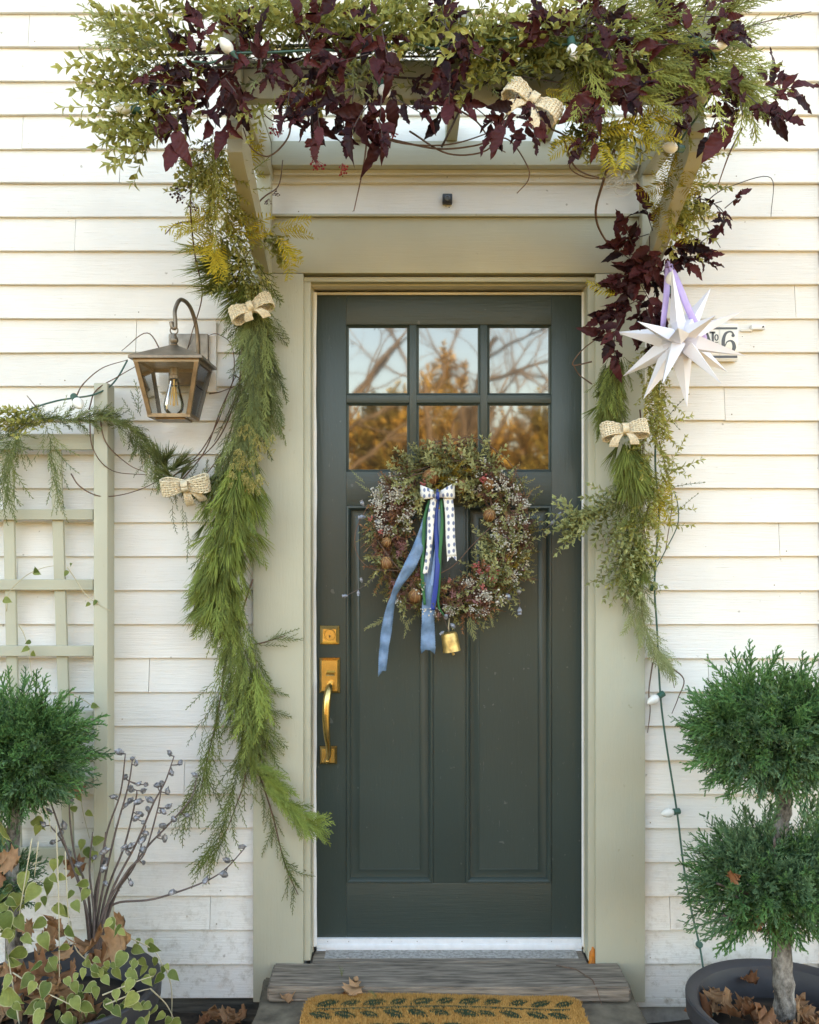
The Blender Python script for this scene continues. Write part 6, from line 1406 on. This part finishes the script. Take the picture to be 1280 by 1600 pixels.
for (x, y) in ((187, 1175), (207, 1185), (213, 1193), (196, 1214), (205, 1233), (216, 1225), (228, 1226), (224, 1236), (178, 1245), (196, 1258), (203, 1251), (216, 1253), (235, 1250), (231, 1264), (213, 1278), (219, 1272), (224, 1285), (246, 1227), (252, 1225), (262, 1237), (268, 1207), (265, 1177), (282, 1192), (305, 1211), (263, 1260), (255, 1268), (272, 1280), (254, 1290), (249, 1303), (228, 1302), (222, 1313), (204, 1322), (193, 1325), (200, 1332), (223, 1328), (224, 1348), (205, 1380), (292, 1274), (257, 1310), (163, 1330), (165, 1345), (162, 1357), (165, 1380),
               (378, 1323), (355, 1344), (350, 1366), (321, 1376), (269, 1394), (68, 1288), (77, 1268), (95, 1302), (82, 1316), (107, 1335), (122, 1352), (110, 1252), (148, 1340), (100, 1290)):
    o = bpy.data.objects.new('silver_pod', rr.choice(PODS)); COL.objects.link(o); o.parent = tw; o.location = P(x, y, by2 + rr.uniform(-.02, .015)) - WL[tw]
    q_ = min(TWP, key=lambda v: (v - WL[tw] - o.location).length) - WL[tw]; q_ = q_ + WL[tw]; e_ = o.location + WL[tw]
    if (q_ - e_).length > .002: MB().tube([q_, q_.lerp(e_, .6) + V3((0, 0, -.003)), e_], [.0018, .0016, .0014], 5).build('spur', M['twig_grey'], tw)
    o.rotation_euler = (rr.uniform(-1, 1), rr.uniform(-1.6, 1.6), rr.uniform(0, 6)); o.scale = (.0078*rr.uniform(.75, 1.2),)*3
mb = MB()
for k in range(4): mb.tube([P(146, 1487 + k*3, by2) + V3((.022*math.cos(a), .022*math.sin(a), .002*math.sin(a*3 + k))) for a in np.linspace(0, 6.283, 17)], .0013, 5)
mb.tube(pxc([(143, 1488, by2 - .022), (152, 1478, by2 - .025), (144, 1470, by2 - .025), (154, 1465, by2 - .024)], 6), .0013, 5); mb.build('wire_tie', M['wire_white'], tw, True)

# ------------------------------------------------------------------ variegated trailing plant
vp = thing('variegated_plant', P(110, 1560, -.5), 'green and cream variegated trailing plant spilling from left planter', 'plant')
rng = random.Random(90)
def vleaf(px, py, y, s_px, ang=None):
    p = P(px, py, y); a = R(ang if ang is not None else rng.uniform(200, 340)); d = V3((math.cos(a), rng.uniform(-.7, -.1), math.sin(a)*.8 + .1))
    m_ = frame(p - d*.4*s_px/scl(y), d, V3((rng.gauss(0, .55), -1, rng.gauss(.5, .5))), .70*rng.uniform(.7, 1.25)*s_px/scl(y), rng.uniform(-.5, .5))
    o = bpy.data.objects.new('leaf', rng.choice(VIN)); COL.objects.link(o); o.parent = vp; o.matrix_local = Matrix.Translation(-WL[vp]) @ m_
for (x, y, s_) in ((10, 1440, 38), (8, 1462, 34), (15, 1500, 36), (28, 1495, 42), (38, 1535, 40), (15, 1560, 44), (48, 1575, 36), (62, 1580, 40), (5, 1420, 30), (20, 1410, 28), (30, 1440, 30), (58, 1445, 30), (70, 1470, 34), (95, 1480, 30), (110, 1455, 28), (30, 1395, 34), (50, 1395, 36), (75, 1385, 30), (60, 1420, 28), (90, 1420, 26), (60, 1595, 42), (105, 1400, 26), (5, 1310, 40), (62, 1285, 36), (60, 1300, 26),
                   (130, 1523, 32), (155, 1518, 34), (115, 1545, 30), (110, 1540, 30), (120, 1565, 26), (150, 1555, 32), (138, 1573, 26), (190, 1500, 32), (180, 1523, 32), (205, 1512, 30), (165, 1535, 26), (140, 1545, 26), (180, 1560, 28), (205, 1562, 30), (185, 1582, 36), (170, 1575, 28), (225, 1590, 32), (218, 1485, 24), (240, 1482, 24), (232, 1475, 20), (242, 1500, 22), (226, 1505, 26), (252, 1515, 22), (230, 1535, 28), (248, 1530, 28), (268, 1525, 22), (238, 1525, 26), (262, 1512, 16), (222, 1520, 24), (215, 1475, 18), (100, 1370, 24), (120, 1360, 22), (95, 1345, 24), (128, 1380, 26), (85, 1350, 24), (118, 1420, 30), (175, 1445, 26), (185, 1450, 22), (195, 1457, 24), (165, 1440, 22), (40, 1470, 26), (12, 1535, 30), (28, 1575, 28), (88, 1565, 26), (70, 1545, 30), (135, 1395, 22), (250, 1590, 24), (275, 1597, 24), (262, 1600, 26), (240, 1580, 26), (82, 1505, 26), (55, 1510, 24), (200, 1540, 24), (150, 1500, 20), (105, 1590, 26)):
    vleaf(x + rng.uniform(-3, 3), y + rng.uniform(-3, 3), -.56 + .10*max(0, (1520-y)/120) - rng.uniform(0, .08) if x < 215 else -.42 - rng.uniform(0, .08), s_)
for (x, y, s_) in ((5, 1300, 40), (35, 1375, 34), (8, 1395, 36), (85, 1375, 28), (24, 1405, 32)): vleaf(x, y, -.50, s_)
for i in range(60):
    x = rng.uniform(0, 225); y = rng.uniform(1380, 1600) if x < 110 else rng.uniform(1500, 1600)
    vleaf(x, y, -.50 - rng.uniform(0, .10) if y > 1500 else -.46, rng.uniform(18, 30))
vine(vp, [[(20, 1520, -.55), (60, 1545, -.58), (100, 1565, -.6), (120, 1575, -.6)], [(110, 1440, -.45), (118, 1480, -.5), (135, 1500, -.5), (160, 1520, -.5)], [(165, 1460, -.45), (200, 1465, -.45), (240, 1485, -.45), (255, 1510, -.45)], [(160, 1555, -.6), (210, 1535, -.55), (240, 1525, -.5)], [(30, 1600, -.6), (20, 1540, -.58), (12, 1490, -.55)], [(180, 1445, -.4), (184, 1480, -.45), (175, 1520, -.5)], [(258, 1510, -.44), (268, 1545, -.42), (268, 1600, -.40)], [(165, 1570, -.6), (215, 1550, -.55), (235, 1545, -.5)], [(235, 1545, -.5), (260, 1570, -.45), (275, 1600, -.42)]], 'pale_stalk', .0022, 'runner')
vine(vp, [[(88, 1290, -.5), (92, 1420, -.52), (93, 1535, -.55)], [(50, 1310, -.5), (40, 1370, -.52), (30, 1430, -.54)], [(68, 1260, -.46), (75, 1275, -.46), (80, 1300, -.46)], [(60, 1315, -.5), (54, 1370, -.5)], [(102, 1330, -.48), (105, 1400, -.5), (108, 1450, -.5)]], 'pale_stalk', .0020, 'dry_stalk')
tv = thing('trellis_vine', P(40, 1000, -.09), 'thin green vine with small leaves climbing the trellis', 'vine')
vine(tv, [[(10, 955, -.09), (15, 925, -.09), (40, 900, -.09), (65, 888, -.09), (84, 884, -.09)], [(105, 886, -.09), (118, 905, -.09), (135, 930, -.11), (160, 948, -.118), (175, 955, -.118)], [(28, 975, -.09), (38, 992, -.09), (45, 1020, -.09), (50, 1060, -.09)], [(112, 1085, -.09), (140, 1100, -.09), (150, 1120, -.12), (152, 1150, -.125), (148, 1165, -.12)], [(118, 1190, -.09), (128, 1260, -.09), (140, 1310, -.09)]], 'pale_stalk', .0019, 'stem')
for (x, y, s_) in ((53, 893, 12), (58, 896, 11), (6, 936, 14), (106, 892, 10), (110, 884, 9), (45, 1012, 12), (52, 1025, 10), (48, 1002, 9), (143, 1102, 12), (151, 938, 9), (140, 942, 8), (121, 1240, 14), (120, 1265, 12), (135, 1268, 12), (145, 1315, 20), (135, 1325, 18), (130, 1312, 16), (148, 1330, 16)):
    p = P(x, y, -.115); d = V3((rng.uniform(-1, 1), -.3, rng.uniform(-.8, .5))); m_ = frame(p, d, V3((rng.gauss(0, .3), -1, .3)), s_/scl(-.115))
    o = bpy.data.objects.new('leaf', rng.choice(VIN)); COL.objects.link(o); o.parent = tv; o.matrix_local = Matrix.Translation(-WL[tv]) @ m_

# ------------------------------------------------------------------ dry leaves, one by one
def dry(p, s_, label, group, n=(0, -.4, 1), d=None, jit=.6):
    d = V3(d) if d is not None else V3((rng.uniform(-1, 1), rng.uniform(-1, 1), rng.uniform(-.2, .4)))
    m_ = frame(V3(p), d, V3(n) + V3((rng.gauss(0, jit), rng.gauss(0, jit), rng.gauss(0, jit*.5))), s_)
    o = bpy.data.objects.new('dry_leaf', rng.choice(DRY)); COL.objects.link(o); o.matrix_world = m_; tag(o, label, 'leaf', group); return o
for i in range(46):
    a, q = rng.uniform(0, 6.28), .205*math.sqrt(rng.random()); dry((RPX + q*math.cos(a), RPY + q*math.sin(a), .205 + rng.uniform(0, .03)), rng.uniform(.045, .08), 'dry tan leaf lying in the right planter around topiary trunk', 'dry leaves in the right planter', (0, -.5, 1))
for (x, y, s_) in ((88, 1450, 46), (70, 1462, 40), (52, 1545, 50), (80, 1515, 48), (90, 1535, 54), (85, 1560, 46), (65, 1555, 40), (100, 1500, 34), (150, 1475, 52), (168, 1480, 58), (175, 1495, 44), (35, 1570, 44), (20, 1590, 44), (95, 1580, 40), (150, 1585, 50), (140, 1598, 40), (45, 1590, 36), (10, 1580, 34), (75, 1575, 50), (100, 1560, 44), (60, 1490, 36), (110, 1515, 36), (120, 1598, 36), (30, 1520, 36), (50, 1450, 26)):
    dry(P(x, y, -.50 + .1*max(0, (1520-y)/120)), s_/scl(-.5), 'dry brown leaf caught among the variegated plant in left planter', 'dry leaves in the left planter', (0, -1, .7))
for (x, y, s_, l) in ((195, 1440, 30, 'brown curled leaf beside the trellis post foot above pot'), (26, 1350, 40, 'orange brown leaf stuck in the lower left juniper'), (8, 1370, 34, 'pale brown leaf at left edge below orange leaf'), (138, 1180, 16, 'small rust leaf caught right of the juniper ball'), (112, 1238, 22, 'rust leaf caught under the juniper ball'), (130, 1360, 34, 'dark brown crumpled leaf behind the twigs at trellis foot'),
                      (1140, 1372, 22, 'small dark brown leaf in the left of lower topiary tier'), (1192, 1438, 26, 'rusty curled leaf under lower topiary tier'), (1230, 1440, 24, 'pale tan leaf against the topiary trunk')):
    yy = -.115 if (x, y) in ((138, 1180), (112, 1238), (130, 1360), (195, 1440)) else (-.62 if x > 1000 and y < 1400 else -.5)
    dry(P(x, y, yy), s_/scl(yy), l, None, (0, -1, .3), None, .3)
dry(P(330, 1592, -.06), .062, 'tall rust brown leaf leaning on the dark foundation beam', None, (.3, -1, .1), (.25, -.1, 1), .1)
dry(P(368, 1598, -.07), .060, 'orange tan leaf leaning on the beam next to stone landing', None, (-.2, -1, .2), (-.45, -.1, 1), .1)
for (x, y) in ((345, 1592), (385, 1588), (310, 1598), (355, 1600), (300, 1602)): dry(P(x, y, -.10), .05, 'small dry leaf on the soil before the foundation beam', 'leaf litter before the foundation beam', (0, -.7, .8))
dry(V3((PX(548, -.24), -.235, .203)), .060, 'crumpled brown leaf lying on the top edge of doormat', None, (0, -.4, 1), (.3, 1, .3), .2)
dry(V3((PX(452, -.22), -.225, .175)), .045, 'brown leaf on the stone left of the doormat', None, (0, -.4, 1), None, .2)
dry(V3((PX(545, -.2), -.208, .200)), .030, 'small dark leaf scrap at the front of timber step', None, (0, -1, .4), None, .2)
st_ = thing('fallen_twig', V3((PX(915, -.1), -.1, ZSILL + .004)), 'thin curved twig lying on the right end of timber step', 'twig')
MB().tube([V3((PX(870, -.08), -.07, ZSILL + .004)), V3((PX(900, -.1), -.10, ZSILL + .006)), V3((PX(925, -.16), -.17, ZSILL + .006)), V3((PX(933, -.21), -.212, ZSILL - .005)), V3((PX(940, -.22), -.225, ZSILL - .042))], [.0016, .0018, .0018, .0014, .001], 5).build('stem', M['twig'], st_)
sp = Bunch(99)
for k in range(3): sp.sprig(SPARSE, V3((PX(533, -.15), -.145, ZSILL + .004)), (.3, .2, .8), .22, (0, -1, .2), .4, .5)
for k in range(3): sp.sprig(SPARSE, V3((PX(590, -.23), -.235, .198)), (-1, .3, .3), .22, (0, -1, .5), .4, .5)
tag(scatter('evergreen_scrap', M['cedar_blue'], sp.items, None, 'stuff', 'small evergreen scraps fallen on the timber step'), cat='sprigs')

# ------------------------------------------------------------------ what the door glass reflects: thicket and bare trees across the lawn
def bare_tree(loc, h, seed, label, lean=(0, 0), r0=.16, fork=None):
    r = random.Random(seed); root = thing('bare_tree', loc, label, 'tree'); tr_m, tw_m = MB(), MB()
    def grow(p, d, L, rad, lev):
        n = 5; pts = [p]; q = p
        for i in range(n):
            d = (d + V3((r.gauss(0, .12), r.gauss(0, .12), r.gauss(.03, .07)))).normalized(); q = q + d*L/n; pts.append(q)
        (tr_m if lev < 2 else tw_m).tube(pts, [rad*(1 - .45*i/n) for i in range(n+1)], 7 if lev < 2 else 4, False)
        if lev >= 5: return
        for i in range(3 if lev < 3 else 2):
            a = r.uniform(0, 6.28); k = pts[r.choice((2, 3, 4, 5, 5))]; s_ = d.orthogonal().normalized(); s_.rotate(Matrix.Rotation(a, 3, d))
            grow(k, (d + s_*r.uniform(.5, .95)).normalized(), L*r.uniform(.55, .8), rad*.5*r.uniform(.8, 1.1), lev+1)
    grow(V3(loc), V3((lean[0], lean[1], 1)).normalized(), h*.42, r0, 0)
    tr_m.build('trunk', tbark, root, True); tw_m.build('crown', tbark, root, True)
tbark = simple('sunlit_brown_bark', (.15,.105,.07), .85, 0, .4, 5, .4, 12)
bare_tree((-1.25, -14.5, 0), 9.5, 5, 'leaning bare tree reflected in the left door panes', (.13, 0), .19)
bare_tree((1.0, -17.0, 0), 10, 9, 'forked bare tree reflected in the middle door panes', (.0, 0), .2)
bare_tree((3.4, -20, 0), 9, 12, 'slender bare tree reflected in the right door panes', (-.2, 0), .13)
bare_tree((-5, -19, 0), 10, 14, 'bare tree at left end of the thicket across lawn', (.1, 0), .2)
LF = [boxwood(300+i, .5, 6, .17, .10, .012) for i in range(4)]
M['thicket'] = foliage('tawny_dry_leaves', [(0, (.36,.21,.05)), (.4, (.55,.35,.09)), (.8, (.66,.45,.14)), (1, (.36,.27,.07))], None, trans=.3)
M['evergreen'] = foliage('olive_leaves', [(0, (.16,.13,.03)), (1, (.40,.30,.08))], None, trans=.2)
it = []; it2 = []; r = random.Random(55)
for i in range(8500):
    x = r.uniform(-14, 16); y = r.uniform(-23, -17.5); hgt = 4.0 + .6*math.sin(x*.9 + 1) + .45*math.sin(x*2.3); z = r.uniform(0, max(.8, hgt)); 
    it.append((LF[i % 4], frame(V3((x, y, z)), (r.gauss(0, .5), r.gauss(0, .5), 1), (r.gauss(0, .5), 1, .4), r.uniform(.8, 1.7)), r.random()))
tag(scatter('tawny_thicket', M['thicket'], it, None, 'stuff', 'tawny sunlit thicket across the lawn reflected in door glass'), cat='thicket')
for k, (cx1, cy1, rx, hz) in enumerate(((2.9, -16.8, .8, 3.7), (-.6, -18.5, 1.0, 4.2), (5.5, -17, 1.5, 3.4))):
    it2 = []
    for i in range(180):
        u = r.random(); a = r.uniform(0, 6.28); q = rx*(1 - u*.75)*math.sqrt(r.random()); it2.append((LF[i % 4], frame(V3((cx1 + q*math.cos(a), cy1 + q*math.sin(a), .3 + hz*u)), (math.cos(a)*.5, math.sin(a)*.5, .8), (r.gauss(0, .5), 1, .4), r.uniform(.7, 1.3)), r.random()))
    root = thing('evergreen_shrub', (cx1, cy1, 0), ('olive evergreen reflected in the right door panes', 'olive evergreen reflected behind the leaning bare tree', 'wide olive evergreen at the right of the thicket')[k], 'shrub')
    scatter('foliage', M['evergreen'], it2, root); MB().tube([(cx1, cy1, 0), (cx1 + .05, cy1, hz*.8)], [.09, .03], 7).build('trunk', tbark, root)
